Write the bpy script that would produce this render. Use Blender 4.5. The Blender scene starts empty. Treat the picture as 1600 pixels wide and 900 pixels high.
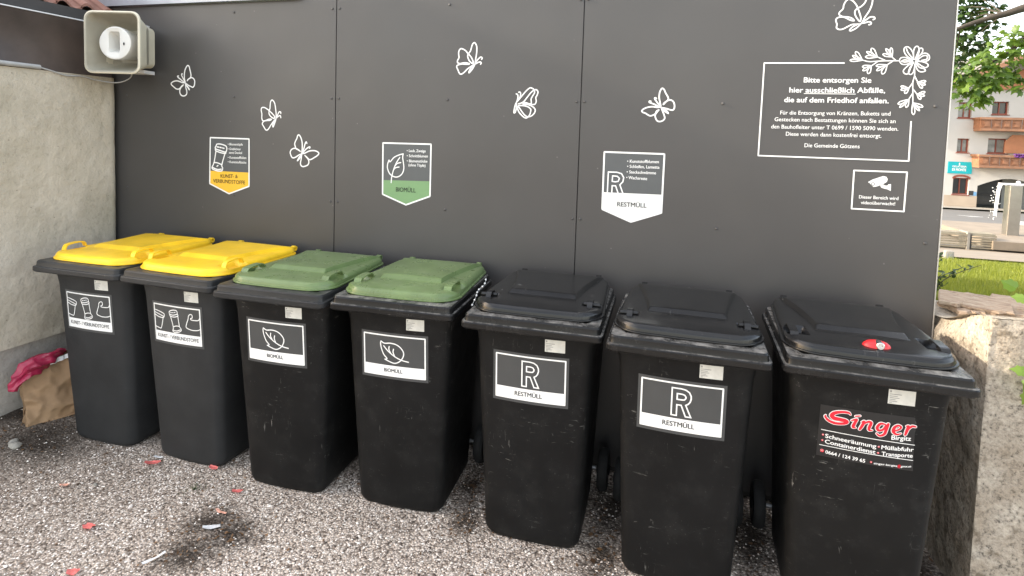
import bpy, bmesh, math, random
import numpy as np
from mathutils import Vector, Matrix, noise

SC = bpy.context.scene
COL = SC.collection
R = math.radians

# ------------------------------------------------------------------ camera
cam_data = bpy.data.cameras.new("camera")
cam = bpy.data.objects.new("camera", cam_data)
COL.objects.link(cam)
SC.camera = cam
F, PX, PY = 903.891, 800.024, 268.527          # focal length and principal point in 1600x900 units
cam_data.sensor_fit = 'HORIZONTAL'
cam_data.sensor_width = 36.0
cam_data.lens = F / 1600 * 36
cam_data.shift_x = -(PX - 800) / 1600
cam_data.shift_y = (PY - 450) / 1600
cam_data.clip_end = 1000
yw, pt, rl = -0.2831, 0.0621, -0.0309
right = Vector((math.cos(yw), -math.sin(yw), 0))
fwd = Vector((math.sin(yw) * math.cos(pt), math.cos(yw) * math.cos(pt), -math.sin(pt)))
down = fwd.cross(right)
r2 = right * math.cos(rl) + down * math.sin(rl)
d2 = -right * math.sin(rl) + down * math.cos(rl)
cam.matrix_world = Matrix.Translation((1.8994, -2.9648, 1.7387)) @ Matrix((
    (r2.x, -d2.x, -fwd.x), (r2.y, -d2.y, -fwd.y), (r2.z, -d2.z, -fwd.z))).to_4x4()

# ------------------------------------------------------------------ world, sun, exposure
SUN_EL = 23.4                                   # the sun stands low on the left and grazes the panel wall
SUN_DIR = Vector((-1.0, -0.10, 0)).normalized() # horizontal direction towards the sun
SKY_STRENGTH, SUN_STRENGTH, EXPOSURE = 0.135, 3.0, 1.62
world = bpy.data.worlds.new("World")
SC.world = world
world.use_nodes = True
wn, wl = world.node_tree.nodes, world.node_tree.links
wn.clear()
wout = wn.new('ShaderNodeOutputWorld')
wbg = wn.new('ShaderNodeBackground')
wbg.inputs['Strength'].default_value = SKY_STRENGTH
sky = wn.new('ShaderNodeTexSky')
sky.sky_type = 'NISHITA'
sky.sun_disc = False
sky.sun_elevation = R(SUN_EL)
sky.sun_rotation = math.atan2(SUN_DIR.x, SUN_DIR.y)
sky.air_density = 1.0
sky.dust_density = 2.0
sky.ozone_density = 1.0
wtc = wn.new('ShaderNodeTexCoord')
wmp = wn.new('ShaderNodeMapping')
wmp.inputs['Scale'].default_value = (1.0, 1.0, 2.6)
wns = wn.new('ShaderNodeTexNoise')
wns.inputs['Scale'].default_value = 2.2
wns.inputs['Detail'].default_value = 7
wns.inputs['Roughness'].default_value = 0.58
wrp = wn.new('ShaderNodeValToRGB')
wrp.color_ramp.elements[0].position = 0.30
wrp.color_ramp.elements[0].color = (0, 0, 0, 1)
wrp.color_ramp.elements[1].position = 0.56
wrp.color_ramp.elements[1].color = (0.85, 0.85, 0.85, 1)
wmx = wn.new('ShaderNodeMix')
wmx.data_type = 'RGBA'
wl.new(wtc.outputs['Generated'], wmp.inputs['Vector'])
wl.new(wmp.outputs['Vector'], wns.inputs['Vector'])
wl.new(wns.outputs['Fac'], wrp.inputs['Fac'])
wl.new(wrp.outputs['Color'], wmx.inputs['Factor'])
wl.new(sky.outputs['Color'], wmx.inputs['A'])
wcl = wn.new('ShaderNodeVectorMath')            # clouds: white, brighter towards the sun
wcl.operation = 'MULTIPLY_ADD'
wl.new(sky.outputs['Color'], wcl.inputs[0])
wcl.inputs[1].default_value = (1.25, 1.1, 0.95)
wcl.inputs[2].default_value = (4.6, 4.45, 4.25)
wl.new(wcl.outputs[0], wmx.inputs['B'])
wl.new(wmx.outputs['Result'], wbg.inputs['Color'])
wl.new(wbg.outputs['Background'], wout.inputs['Surface'])

sun_data = bpy.data.lights.new("sun", 'SUN')
sun_data.energy = SUN_STRENGTH
sun_data.angle = R(0.5)
sun_data.color = (1.0, 0.90, 0.74)
sun = bpy.data.objects.new("sun", sun_data)
COL.objects.link(sun)
to_sun = Vector((SUN_DIR.x * math.cos(R(SUN_EL)), SUN_DIR.y * math.cos(R(SUN_EL)), math.sin(R(SUN_EL))))
sun.rotation_euler = to_sun.to_track_quat('Z', 'Y').to_euler()
sun.location = to_sun * 50

SC.view_settings.view_transform = 'Standard'
SC.view_settings.look = 'None'
SC.view_settings.gamma = 1
SC.view_settings.use_curve_mapping = False
SC.view_settings.exposure = EXPOSURE

# ------------------------------------------------------------------ materials
def nodes_of(name):
    m = bpy.data.materials.new(name)
    m.use_nodes = True
    nt = m.node_tree
    return m, nt.nodes, nt.links, nt.nodes['Principled BSDF']

def ramp(n, pts):
    r = n.new('ShaderNodeValToRGB')
    e = r.color_ramp.elements
    while len(e) < len(pts):
        e.new(0.5)
    for i, (p, c) in enumerate(pts):
        e[i].position = p
        e[i].color = (c, c, c, 1) if isinstance(c, (int, float)) else tuple(c) + (1,)
    return r

def noise_tex(n, l, vec, scale, detail=4, rough=0.55):
    t = n.new('ShaderNodeTexNoise')
    t.inputs['Scale'].default_value = scale
    t.inputs['Detail'].default_value = detail
    t.inputs['Roughness'].default_value = rough
    l.new(vec, t.inputs['Vector'])
    return t

def mixc(n, l, fac, a, b, mode='MIX'):
    m = n.new('ShaderNodeMix')
    m.data_type = 'RGBA'
    m.blend_type = mode
    for sock, v in (('Factor', fac), ('A', a), ('B', b)):
        if hasattr(v, 'default_value') or hasattr(v, 'is_output'):
            l.new(v, m.inputs[sock])
        elif isinstance(v, (int, float)):
            m.inputs[sock].default_value = v if sock == 'Factor' else (v, v, v, 1)
        else:
            m.inputs[sock].default_value = tuple(v) + (1,)
    return m.outputs['Result']

def bump(n, l, height, strength, dist, bs, prev=None):
    b = n.new('ShaderNodeBump')
    b.inputs['Strength'].default_value = strength
    b.inputs['Distance'].default_value = dist
    l.new(height, b.inputs['Height'])
    if prev is not None:
        l.new(prev, b.inputs['Normal'])
    l.new(b.outputs['Normal'], bs.inputs['Normal'])
    return b.outputs['Normal']

def mottled(name, col, rough=0.6, var=0.2, scale=8.0, bstr=0.0, bscale=60.0, bdist=0.003, metal=0.0, spec=0.5):
    """one base colour with a soft noise variation and optional bump"""
    m, n, l, bs = nodes_of(name)
    tc = n.new('ShaderNodeTexCoord')
    t = noise_tex(n, l, tc.outputs['Object'], scale, 6)
    rp = ramp(n, [(0.3, tuple(c * (1 - var) for c in col)), (0.7, tuple(min(1, c * (1 + var)) for c in col))])
    l.new(t.outputs['Fac'], rp.inputs['Fac'])
    l.new(rp.outputs['Color'], bs.inputs['Base Color'])
    bs.inputs['Roughness'].default_value = rough
    bs.inputs['Metallic'].default_value = metal
    bs.inputs['Specular IOR Level'].default_value = spec
    if bstr:
        b = noise_tex(n, l, tc.outputs['Object'], bscale, 5)
        bump(n, l, b.outputs['Fac'], bstr, bdist, bs)
    return m

def plastic(name, col, rough=0.45, dust=0.35, dustcol=(0.22, 0.21, 0.19), scratch=0.5, spec=0.4, settled=0.0):
    """moulded bin plastic: fine grain, pale scuffs and scratches, dried dust specks"""
    m, n, l, bs = nodes_of(name)
    tc = n.new('ShaderNodeTexCoord')
    oi = n.new('ShaderNodeObjectInfo')
    add = n.new('ShaderNodeVectorMath')
    add.operation = 'ADD'
    sc = n.new('ShaderNodeVectorMath')
    sc.operation = 'SCALE'
    comb = n.new('ShaderNodeCombineXYZ')
    for k in 'XYZ':
        l.new(oi.outputs['Random'], comb.inputs[k])
    l.new(comb.outputs[0], sc.inputs[0])
    sc.inputs['Scale'].default_value = 37.0
    l.new(tc.outputs['Object'], add.inputs[0])
    l.new(sc.outputs[0], add.inputs[1])
    v = add.outputs[0]
    # broad tone
    t0 = noise_tex(n, l, v, 5, 5, 0.6)
    r0 = ramp(n, [(0.3, tuple(c * 0.82 for c in col)), (0.72, tuple(c * 1.22 for c in col))])
    l.new(t0.outputs['Fac'], r0.inputs['Fac'])
    # scratches: thin bands of a warped wave, broken up by noise
    mp = n.new('ShaderNodeMapping')
    mp.inputs['Rotation'].default_value = (0.4, 0.5, 0.35)
    mp.inputs['Scale'].default_value = (11, 11, 75)
    l.new(v, mp.inputs['Vector'])
    t1 = noise_tex(n, l, mp.outputs['Vector'], 1.3, 4, 0.62)
    t1.inputs['Distortion'].default_value = 1.1
    mp2 = n.new('ShaderNodeMapping')
    mp2.inputs['Rotation'].default_value = (0.2, -0.9, 1.2)
    mp2.inputs['Scale'].default_value = (70, 10, 10)
    l.new(v, mp2.inputs['Vector'])
    t2 = noise_tex(n, l, mp2.outputs['Vector'], 1.2, 4, 0.62)
    t2.inputs['Distortion'].default_value = 1.4
    a1 = ramp(n, [(0.635, 0.0), (0.68, 1.0)])
    a2 = ramp(n, [(0.645, 0.0), (0.69, 1.0)])
    l.new(t1.outputs['Fac'], a1.inputs['Fac'])
    l.new(t2.outputs['Fac'], a2.inputs['Fac'])
    mx = n.new('ShaderNodeMath')
    mx.operation = 'MAXIMUM'
    l.new(a1.outputs['Color'], mx.inputs[0])
    l.new(a2.outputs['Color'], mx.inputs[1])
    msk = noise_tex(n, l, v, 6, 5, 0.65)
    mr = ramp(n, [(0.53, 0.0), (0.72, scratch)])
    l.new(msk.outputs['Fac'], mr.inputs['Fac'])
    ml = n.new('ShaderNodeMath')
    ml.operation = 'MULTIPLY'
    l.new(mx.outputs[0], ml.inputs[0])
    l.new(mr.outputs['Color'], ml.inputs[1])
    c1 = mixc(n, l, ml.outputs[0], r0.outputs['Color'], dustcol)
    # dust film and specks
    t3 = noise_tex(n, l, v, 11, 8, 0.7)
    r3 = ramp(n, [(0.50, 0.0), (0.78, dust)])
    l.new(t3.outputs['Fac'], r3.inputs['Fac'])
    vo = n.new('ShaderNodeTexVoronoi')
    vo.inputs['Scale'].default_value = 75
    l.new(v, vo.inputs['Vector'])
    rv = ramp(n, [(0.10, 1.0), (0.17, 0.0)])
    l.new(vo.outputs['Distance'], rv.inputs['Fac'])
    sp = n.new('ShaderNodeMath')
    sp.operation = 'MULTIPLY'
    l.new(rv.outputs['Color'], sp.inputs[0])
    l.new(r3.outputs['Color'], sp.inputs[1])
    sp2 = n.new('ShaderNodeMath')
    sp2.operation = 'MULTIPLY_ADD'
    l.new(r3.outputs['Color'], sp2.inputs[0])
    sp2.inputs[1].default_value = 0.11
    l.new(sp.outputs[0], sp2.inputs[2])
    c2 = mixc(n, l, sp2.outputs[0], c1, dustcol)
    if settled:
        geo = n.new('ShaderNodeNewGeometry')
        sz = n.new('ShaderNodeSeparateXYZ')
        l.new(geo.outputs['True Normal'], sz.inputs[0])
        rz_ = ramp(n, [(0.86, 0.0), (0.99, 1.0)])
        l.new(sz.outputs['Z'], rz_.inputs['Fac'])
        td = noise_tex(n, l, v, 16, 8, 0.72)
        rt = ramp(n, [(0.42, 0.10), (0.72, 1.0)])
        l.new(td.outputs['Fac'], rt.inputs['Fac'])
        mt = n.new('ShaderNodeMath')
        mt.operation = 'MULTIPLY'
        l.new(rz_.outputs['Color'], mt.inputs[0])
        l.new(rt.outputs['Color'], mt.inputs[1])
        mt2 = n.new('ShaderNodeMath')
        mt2.operation = 'MULTIPLY'
        l.new(mt.outputs[0], mt2.inputs[0])
        mt2.inputs[1].default_value = settled
        c2 = mixc(n, l, mt2.outputs[0], c2, dustcol)
    l.new(c2, bs.inputs['Base Color'])
    rr = ramp(n, [(0.3, rough * 0.85), (0.7, min(1, rough * 1.25))])
    l.new(t3.outputs['Fac'], rr.inputs['Fac'])
    l.new(rr.outputs['Color'], bs.inputs['Roughness'])
    bs.inputs['Specular IOR Level'].default_value = spec
    g = noise_tex(n, l, v, 420, 2)
    bump(n, l, g.outputs['Fac'], 0.05, 0.0006, bs)
    return m

M = {}
M['bin_black'] = plastic('black_bin_plastic', (0.0082, 0.0082, 0.0082), 0.44, 0.42, (0.19, 0.185, 0.17), 1.0, 0.14)
M['bin_scuffed'] = plastic('scuffed_bin_plastic', (0.0082, 0.0082, 0.0080), 0.44, 0.62, (0.20, 0.195, 0.18), 1.0, 0.16)
M['bin_grey'] = plastic('anthracite_bin_plastic', (0.025, 0.0255, 0.026), 0.50, 0.12, (0.12, 0.115, 0.11), 0.25, 0.16)
M['rim_black'] = plastic('scuffed_rim_plastic', (0.0095, 0.0095, 0.0095), 0.24, 0.20, (0.36, 0.345, 0.32), 0.9, 0.26, 0.75)
M['rim_grey'] = plastic('anthracite_rim_plastic', (0.024, 0.0245, 0.025), 0.38, 0.22, (0.20, 0.19, 0.175), 0.4, 0.22, 0.4)
M['lid_black'] = plastic('black_lid_plastic', (0.0085, 0.0085, 0.0088), 0.21, 0.26, (0.18, 0.175, 0.165), 0.9, 0.38, 0.05)
M['lid_yellow'] = plastic('yellow_lid_plastic', (0.86, 0.53, 0.018), 0.38, 0.16, (0.62, 0.47, 0.20), 0.25, 0.4, 0.12)
M['lid_green'] = plastic('green_lid_plastic', (0.118, 0.172, 0.064), 0.28, 0.18, (0.30, 0.33, 0.22), 0.35, 0.45, 0.22)
M['lock_red'] = mottled('red_lock_plastic', (0.62, 0.015, 0.02), 0.35, 0.1, 30)
M['chrome'] = mottled('lock_steel', (0.6, 0.6, 0.6), 0.25, 0.1, 30, metal=1.0)
M['rubber'] = mottled('tyre_rubber', (0.016, 0.016, 0.016), 0.8, 0.3, 25, 0.3, 120)
M['steel'] = mottled('galvanised_steel', (0.35, 0.36, 0.37), 0.4, 0.15, 14, metal=0.9)
M['white_print'] = mottled('white_vinyl', (0.80, 0.80, 0.78), 0.5, 0.03, 12)
M['grey_vinyl'] = mottled('dark_grey_vinyl', (0.052, 0.054, 0.054), 0.45, 0.06, 12)
M['sign_grey'] = mottled('sign_grey_vinyl', (0.078, 0.084, 0.086), 0.45, 0.05, 12)
M['sign_white'] = mottled('sign_white_vinyl', (0.68, 0.69, 0.67), 0.5, 0.03, 12)
M['sign_green'] = mottled('sign_green_vinyl', (0.165, 0.30, 0.135), 0.5, 0.04, 12)
M['sign_yellow'] = mottled('sign_yellow_vinyl', (0.80, 0.47, 0.03), 0.5, 0.04, 12)
M['ink'] = mottled('black_ink', (0.014, 0.014, 0.014), 0.5, 0.05, 12)
M['ink_brown'] = mottled('dark_ink_on_yellow', (0.05, 0.03, 0.008), 0.5, 0.05, 12)
M['ink_green'] = mottled('dark_ink_on_green', (0.012, 0.025, 0.012), 0.5, 0.05, 12)
M['ad_black'] = mottled('black_advert_vinyl', (0.013, 0.013, 0.013), 0.35, 0.2, 12)
M['ad_red'] = mottled('red_advert_ink', (0.66, 0.012, 0.03), 0.4, 0.05, 12)
M['paper'] = mottled('label_paper', (0.58, 0.57, 0.52), 0.7, 0.08, 40)
M['faint'] = mottled('grey_label_print', (0.22, 0.22, 0.21), 0.7, 0.1, 40)

def panel_mat():
    m, n, l, bs = nodes_of('anthracite_facade_panel')
    tc = n.new('ShaderNodeTexCoord')
    v = tc.outputs['Object']
    t0 = noise_tex(n, l, v, 1.1, 5, 0.55)
    r0 = ramp(n, [(0.3, (0.056, 0.0535, 0.0515)), (0.7, (0.070, 0.067, 0.0645))])
    l.new(t0.outputs['Fac'], r0.inputs['Fac'])
    # rub marks: long horizontal pale streaks, rare
    mp = n.new('ShaderNodeMapping')
    mp.inputs['Scale'].default_value = (5, 5, 210)
    mp.inputs['Rotation'].default_value = (0, 0.02, 0)
    l.new(v, mp.inputs['Vector'])
    t1 = noise_tex(n, l, mp.outputs['Vector'], 1.0, 3)
    a1 = ramp(n, [(0.70, 0.0), (0.76, 1.0)])
    l.new(t1.outputs['Fac'], a1.inputs['Fac'])
    t2 = noise_tex(n, l, v, 2.3, 3)
    a2 = ramp(n, [(0.55, 0.0), (0.7, 0.35)])
    l.new(t2.outputs['Fac'], a2.inputs['Fac'])
    mm = n.new('ShaderNodeMath')
    mm.operation = 'MULTIPLY'
    l.new(a1.outputs['Color'], mm.inputs[0])
    l.new(a2.outputs['Color'], mm.inputs[1])
    vo = n.new('ShaderNodeTexVoronoi')
    vo.inputs['Scale'].default_value = 9
    l.new(v, vo.inputs['Vector'])
    rv = ramp(n, [(0.025, 0.5), (0.04, 0.0)])
    l.new(vo.outputs['Distance'], rv.inputs['Fac'])
    mx = n.new('ShaderNodeMath')
    mx.operation = 'MAXIMUM'
    l.new(mm.outputs[0], mx.inputs[0])
    l.new(rv.outputs['Color'], mx.inputs[1])
    c = mixc(n, l, mx.outputs[0], r0.outputs['Color'], (0.20, 0.19, 0.18))
    l.new(c, bs.inputs['Base Color'])
    t4 = noise_tex(n, l, v, 2.0, 6, 0.65)
    r4 = ramp(n, [(0.3, 0.30), (0.7, 0.42)])
    l.new(t4.outputs['Fac'], r4.inputs['Fac'])
    l.new(r4.outputs['Color'], bs.inputs['Roughness'])
    bs.inputs['Specular IOR Level'].default_value = 0.45
    t5 = noise_tex(n, l, v, 1.6, 2)
    b0 = bump(n, l, t5.outputs['Fac'], 0.25, 0.02, bs)
    t6 = noise_tex(n, l, v, 500, 2)
    bump(n, l, t6.outputs['Fac'], 0.06, 0.001, bs, b0)
    return m
M['panel'] = panel_mat()

def plaster_mat(name, c0, c1, c2, crack=0.5):
    m, n, l, bs = nodes_of(name)
    tc = n.new('ShaderNodeTexCoord')
    v = tc.outputs['Object']
    t0 = noise_tex(n, l, v, 2.6, 7, 0.62)
    r0 = ramp(n, [(0.30, c0), (0.52, c1), (0.75, c2)])
    l.new(t0.outputs['Fac'], r0.inputs['Fac'])
    t1 = noise_tex(n, l, v, 34, 6, 0.7)
    r1 = ramp(n, [(0.34, 0.68), (0.46, 1.0)])
    l.new(t1.outputs['Fac'], r1.inputs['Fac'])
    c = mixc(n, l, crack, r0.outputs['Color'], r1.outputs['Color'], 'MULTIPLY')
    vo = n.new('ShaderNodeTexVoronoi')
    vo.inputs['Scale'].default_value = 13
    l.new(v, vo.inputs['Vector'])
    rv = ramp(n, [(0.035, 0.45), (0.07, 0.0)])
    l.new(vo.outputs['Distance'], rv.inputs['Fac'])
    c = mixc(n, l, rv.outputs['Color'], c, (0.10, 0.09, 0.08))
    l.new(c, bs.inputs['Base Color'])
    bs.inputs['Roughness'].default_value = 0.92
    bs.inputs['Specular IOR Level'].default_value = 0.2
    t2 = noise_tex(n, l, v, 9, 8, 0.62)
    b0 = bump(n, l, t2.outputs['Fac'], 0.7, 0.025, bs)
    bump(n, l, t1.outputs['Fac'], 0.45, 0.005, bs, b0)
    return m
M['plaster'] = plaster_mat('rough_lime_plaster', (0.38, 0.34, 0.26), (0.48, 0.43, 0.345), (0.58, 0.525, 0.435))
M['plinth'] = plaster_mat('concrete_plinth', (0.28, 0.255, 0.225), (0.37, 0.34, 0.30), (0.43, 0.40, 0.35), 0.35)

def granite_mat():
    m, n, l, bs = nodes_of('rough_granite')
    tc = n.new('ShaderNodeTexCoord')
    v = tc.outputs['Object']
    t0 = noise_tex(n, l, v, 6, 6, 0.6)
    r0 = ramp(n, [(0.3, (0.28, 0.225, 0.165)), (0.55, (0.41, 0.355, 0.285)), (0.75, (0.50, 0.45, 0.375))])
    l.new(t0.outputs['Fac'], r0.inputs['Fac'])
    t1 = noise_tex(n, l, v, 62, 5, 0.72)
    r1 = ramp(n, [(0.34, 0.12), (0.43, 0.75), (0.52, 1.0), (0.66, 1.25)])
    l.new(t1.outputs['Fac'], r1.inputs['Fac'])
    c = mixc(n, l, 0.85, r0.outputs['Color'], r1.outputs['Color'], 'MULTIPLY')
    t3 = noise_tex(n, l, v, 17, 4, 0.6)
    r3 = ramp(n, [(0.56, 0.0), (0.66, 0.8)])
    l.new(t3.outputs['Fac'], r3.inputs['Fac'])
    c = mixc(n, l, r3.outputs['Color'], c, (0.15, 0.12, 0.085))
    l.new(c, bs.inputs['Base Color'])
    bs.inputs['Roughness'].default_value = 0.9
    bs.inputs['Specular IOR Level'].default_value = 0.25
    b0 = bump(n, l, t3.outputs['Fac'], 0.8, 0.02, bs)
    bump(n, l, t1.outputs['Fac'], 0.8, 0.008, bs, b0)
    return m
M['granite'] = granite_mat()

# patches of dark soil on the gravel: x, y, radius, stretch in x
SOIL = [(-0.01, -0.98, 0.15, 1.1), (0.13, -1.00, 0.13, 1.2), (0.04, -1.16, 0.15, 1.1), (-1.62, -0.62, 0.36, 0.8), (-1.35, -0.75, 0.25, 1.4),
        (1.03, -0.10, 0.30, 0.5), (0.98, -0.36, 0.16, 0.6), (1.66, -0.30, 0.32, 0.5), (2.27, -0.3, 0.34, 0.5),
        (2.92, -0.3, 0.34, 0.4), (0.42, -0.2, 0.28, 0.5), (-0.15, -0.2, 0.3, 0.5), (-0.8, -0.25, 0.3, 0.5),
        (1.66, -0.62, 0.17, 0.7), (1.05, -0.58, 0.16, 0.7), (2.26, -0.66, 0.16, 0.6)]

def gravel_mat():
    m, n, l, bs = nodes_of('fine_gravel')
    tc = n.new('ShaderNodeTexCoord')
    v = tc.outputs['Object']
    vo = n.new('ShaderNodeTexVoronoi')
    vo.inputs['Scale'].default_value = 100
    l.new(v, vo.inputs['Vector'])
    sep = n.new('ShaderNodeSeparateColor')
    l.new(vo.outputs['Color'], sep.inputs[0])
    rc = ramp(n, [(0.0, (0.15, 0.12, 0.10)), (0.22, (0.45, 0.375, 0.315)), (0.6, (0.72, 0.63, 0.55)), (0.85, (0.86, 0.765, 0.67)), (1.0, (0.90, 0.84, 0.76))])
    l.new(sep.outputs[0], rc.inputs['Fac'])
    rd = ramp(n, [(0.26, 1.0), (0.68, 0.3)])
    mult = n.new('ShaderNodeMath')
    mult.operation = 'MULTIPLY'
    l.new(vo.outputs['Distance'], mult.inputs[0])
    mult.inputs[1].default_value = 1.0
    l.new(mult.outputs[0], rd.inputs['Fac'])
    c = mixc(n, l, 0.8, rc.outputs['Color'], rd.outputs['Color'], 'MULTIPLY')
    # larger tone patches
    t0 = noise_tex(n, l, v, 2.2, 5, 0.6)
    r0 = ramp(n, [(0.3, (0.80, 0.76, 0.72)), (0.7, (1.06, 1.03, 1.0))])
    l.new(t0.outputs['Fac'], r0.inputs['Fac'])
    c = mixc(n, l, 1.0, c, r0.outputs['Color'], 'MULTIPLY')
    # silted brown gravel near the plaster wall, the wall's shade painted in too
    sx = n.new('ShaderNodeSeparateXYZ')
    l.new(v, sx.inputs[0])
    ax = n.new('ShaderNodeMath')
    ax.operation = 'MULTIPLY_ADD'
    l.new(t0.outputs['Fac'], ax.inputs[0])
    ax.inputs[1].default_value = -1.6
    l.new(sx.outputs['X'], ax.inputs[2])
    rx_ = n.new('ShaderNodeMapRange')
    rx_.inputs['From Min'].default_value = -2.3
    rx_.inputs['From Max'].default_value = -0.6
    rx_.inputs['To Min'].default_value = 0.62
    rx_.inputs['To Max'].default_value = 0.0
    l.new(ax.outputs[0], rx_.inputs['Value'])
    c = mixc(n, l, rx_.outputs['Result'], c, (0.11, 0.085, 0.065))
    # soil patches
    wob = noise_tex(n, l, v, 9, 6, 0.7)
    fine = noise_tex(n, l, v, 70, 4, 0.7)
    total = None
    for (x, y, r, st) in SOIL:
        vm = n.new('ShaderNodeVectorMath')
        vm.operation = 'SUBTRACT'
        l.new(v, vm.inputs[0])
        vm.inputs[1].default_value = (x, y, 0)
        vs = n.new('ShaderNodeVectorMath')
        vs.operation = 'MULTIPLY'
        l.new(vm.outputs[0], vs.inputs[0])
        vs.inputs[1].default_value = (1 / (r * st), 1 / r, 0)
        ln = n.new('ShaderNodeVectorMath')
        ln.operation = 'LENGTH'
        l.new(vs.outputs[0], ln.inputs[0])
        if total is None:
            total = ln.outputs['Value']
        else:
            mn = n.new('ShaderNodeMath')
            mn.operation = 'MINIMUM'
            l.new(total, mn.inputs[0])
            l.new(ln.outputs['Value'], mn.inputs[1])
            total = mn.outputs[0]
    ad = n.new('ShaderNodeMath')
    ad.operation = 'MULTIPLY_ADD'
    l.new(wob.outputs['Fac'], ad.inputs[0])
    ad.inputs[1].default_value = 1.3
    l.new(total, ad.inputs[2])
    ad2 = n.new('ShaderNodeMath')
    ad2.operation = 'MULTIPLY_ADD'
    l.new(fine.outputs['Fac'], ad2.inputs[0])
    ad2.inputs[1].default_value = 1.4
    l.new(ad.outputs[0], ad2.inputs[2])
    rs = ramp(n, [(0.0, 0.92), (0.5, 0.0)])
    mr = n.new('ShaderNodeMapRange')
    mr.inputs['From Min'].default_value = 1.5
    mr.inputs['From Max'].default_value = 3.2
    l.new(ad2.outputs[0], mr.inputs['Value'])
    l.new(mr.outputs['Result'], rs.inputs['Fac'])
    c = mixc(n, l, rs.outputs['Color'], c, (0.030, 0.022, 0.016))
    l.new(c, bs.inputs['Base Color'])
    bs.inputs['Roughness'].default_value = 0.85
    bs.inputs['Specular IOR Level'].default_value = 0.25
    inv = n.new('ShaderNodeMath')
    inv.operation = 'SUBTRACT'
    inv.inputs[0].default_value = 1.0
    l.new(vo.outputs['Distance'], inv.inputs[1])
    b0 = bump(n, l, inv.outputs[0], 1.0, 0.006, bs)
    bump(n, l, wob.outputs['Fac'], 0.4, 0.02, bs, b0)
    return m
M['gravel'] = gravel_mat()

def pebble_mat():
    m, n, l, bs = nodes_of('loose_pebbles')
    g = n.new('ShaderNodeNewGeometry')
    rc = ramp(n, [(0.0, (0.17, 0.135, 0.11)), (0.16, (0.46, 0.38, 0.315)), (0.6, (0.77, 0.675, 0.59)), (0.88, (0.90, 0.825, 0.745)), (1.0, (0.92, 0.87, 0.79))])
    l.new(g.outputs['Random Per Island'], rc.inputs['Fac'])
    l.new(rc.outputs['Color'], bs.inputs['Base Color'])
    bs.inputs['Roughness'].default_value = 0.75
    bs.inputs['Specular IOR Level'].default_value = 0.3
    return m
M['pebble'] = pebble_mat()

def leaf_mat(name, c0, c1, trans):
    m, n, l, bs = nodes_of(name)
    g = n.new('ShaderNodeNewGeometry')
    rc = ramp(n, [(0.0, c0), (1.0, c1)])
    l.new(g.outputs['Random Per Island'], rc.inputs['Fac'])
    l.new(rc.outputs['Color'], bs.inputs['Base Color'])
    bs.inputs['Roughness'].default_value = 0.45
    tr = n.new('ShaderNodeBsdfTranslucent')
    hs = n.new('ShaderNodeHueSaturation')
    hs.inputs['Value'].default_value = 1.6
    hs.inputs['Hue'].default_value = 0.485
    l.new(rc.outputs['Color'], hs.inputs['Color'])
    l.new(hs.outputs['Color'], tr.inputs['Color'])
    ms = n.new('ShaderNodeMixShader')
    ms.inputs[0].default_value = trans
    out = n['Material Output']
    l.new(bs.outputs[0], ms.inputs[1])
    l.new(tr.outputs[0], ms.inputs[2])
    l.new(ms.outputs[0], out.inputs['Surface'])
    return m
M['maple'] = leaf_mat('maple_leaves', (0.055, 0.115, 0.016), (0.13, 0.21, 0.030), 0.45)
M['maple_shaded'] = leaf_mat('shaded_maple_leaves', (0.020, 0.050, 0.010), (0.050, 0.095, 0.018), 0.25)  # darker copy of the maple leaves, shade put into the colour
M['ivy'] = leaf_mat('young_vine_leaves', (0.10, 0.19, 0.025), (0.19, 0.30, 0.05), 0.45)
M['shrub'] = leaf_mat('small_shrub_leaves', (0.025, 0.05, 0.012), (0.07, 0.11, 0.025), 0.25)
M['blade'] = leaf_mat('grass_blades', (0.11, 0.145, 0.014), (0.21, 0.235, 0.03), 0.35)
M['bark'] = mottled('tree_bark', (0.055, 0.045, 0.036), 0.9, 0.3, 12, 0.6, 40, 0.01)
M['lawn'] = mottled('mown_lawn', (0.125, 0.155, 0.018), 0.95, 0.35, 3.0, 0.8, 90, 0.03)
M['earth'] = mottled('stony_earth', (0.40, 0.365, 0.335), 0.95, 0.25, 6.0, 0.6, 60, 0.02)
M['tile_roof'] = mottled('clay_roof_tiles', (0.21, 0.10, 0.072), 0.85, 0.35, 9, 0.5, 40, 0.01)
M['fascia'] = mottled('weathered_dark_fascia', (0.066, 0.050, 0.042), 0.36, 0.35, 4.0, 0.15, 12, 0.01)
M['soffit'] = mottled('dark_soffit', (0.035, 0.032, 0.03), 0.7, 0.2, 6)
M['white_metal'] = mottled('white_trim_metal', (0.62, 0.62, 0.62), 0.45, 0.06, 10)
M['flashing'] = mottled('grey_zinc_flashing', (0.30, 0.32, 0.36), 0.38, 0.12, 6, metal=0.4)
M['cable'] = mottled('grey_cable', (0.34, 0.34, 0.33), 0.6, 0.1, 20)
M['alu'] = mottled('aluminium_edge', (0.50, 0.49, 0.47), 0.35, 0.08, 20, metal=0.6)
M['horn'] = mottled('aged_ivory_horn_plastic', (0.60, 0.56, 0.44), 0.5, 0.08, 9, 0.1, 60)
M['horn_in'] = mottled('horn_throat_plastic', (0.34, 0.315, 0.25), 0.55, 0.12, 9)
M['horn_white'] = mottled('white_reflector_plastic', (0.66, 0.65, 0.61), 0.45, 0.05, 9)
M['dark'] = mottled('dark_opening', (0.015, 0.015, 0.015), 0.7, 0.1, 9)
M['kraft'] = mottled('brown_kraft_paper', (0.31, 0.195, 0.105), 0.8, 0.16, 9, 0.35, 30, 0.006)
M['pink_film'] = mottled('pink_plastic_film', (0.30, 0.020, 0.055), 0.26, 0.25, 10, 0.4, 22, 0.01)
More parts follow.
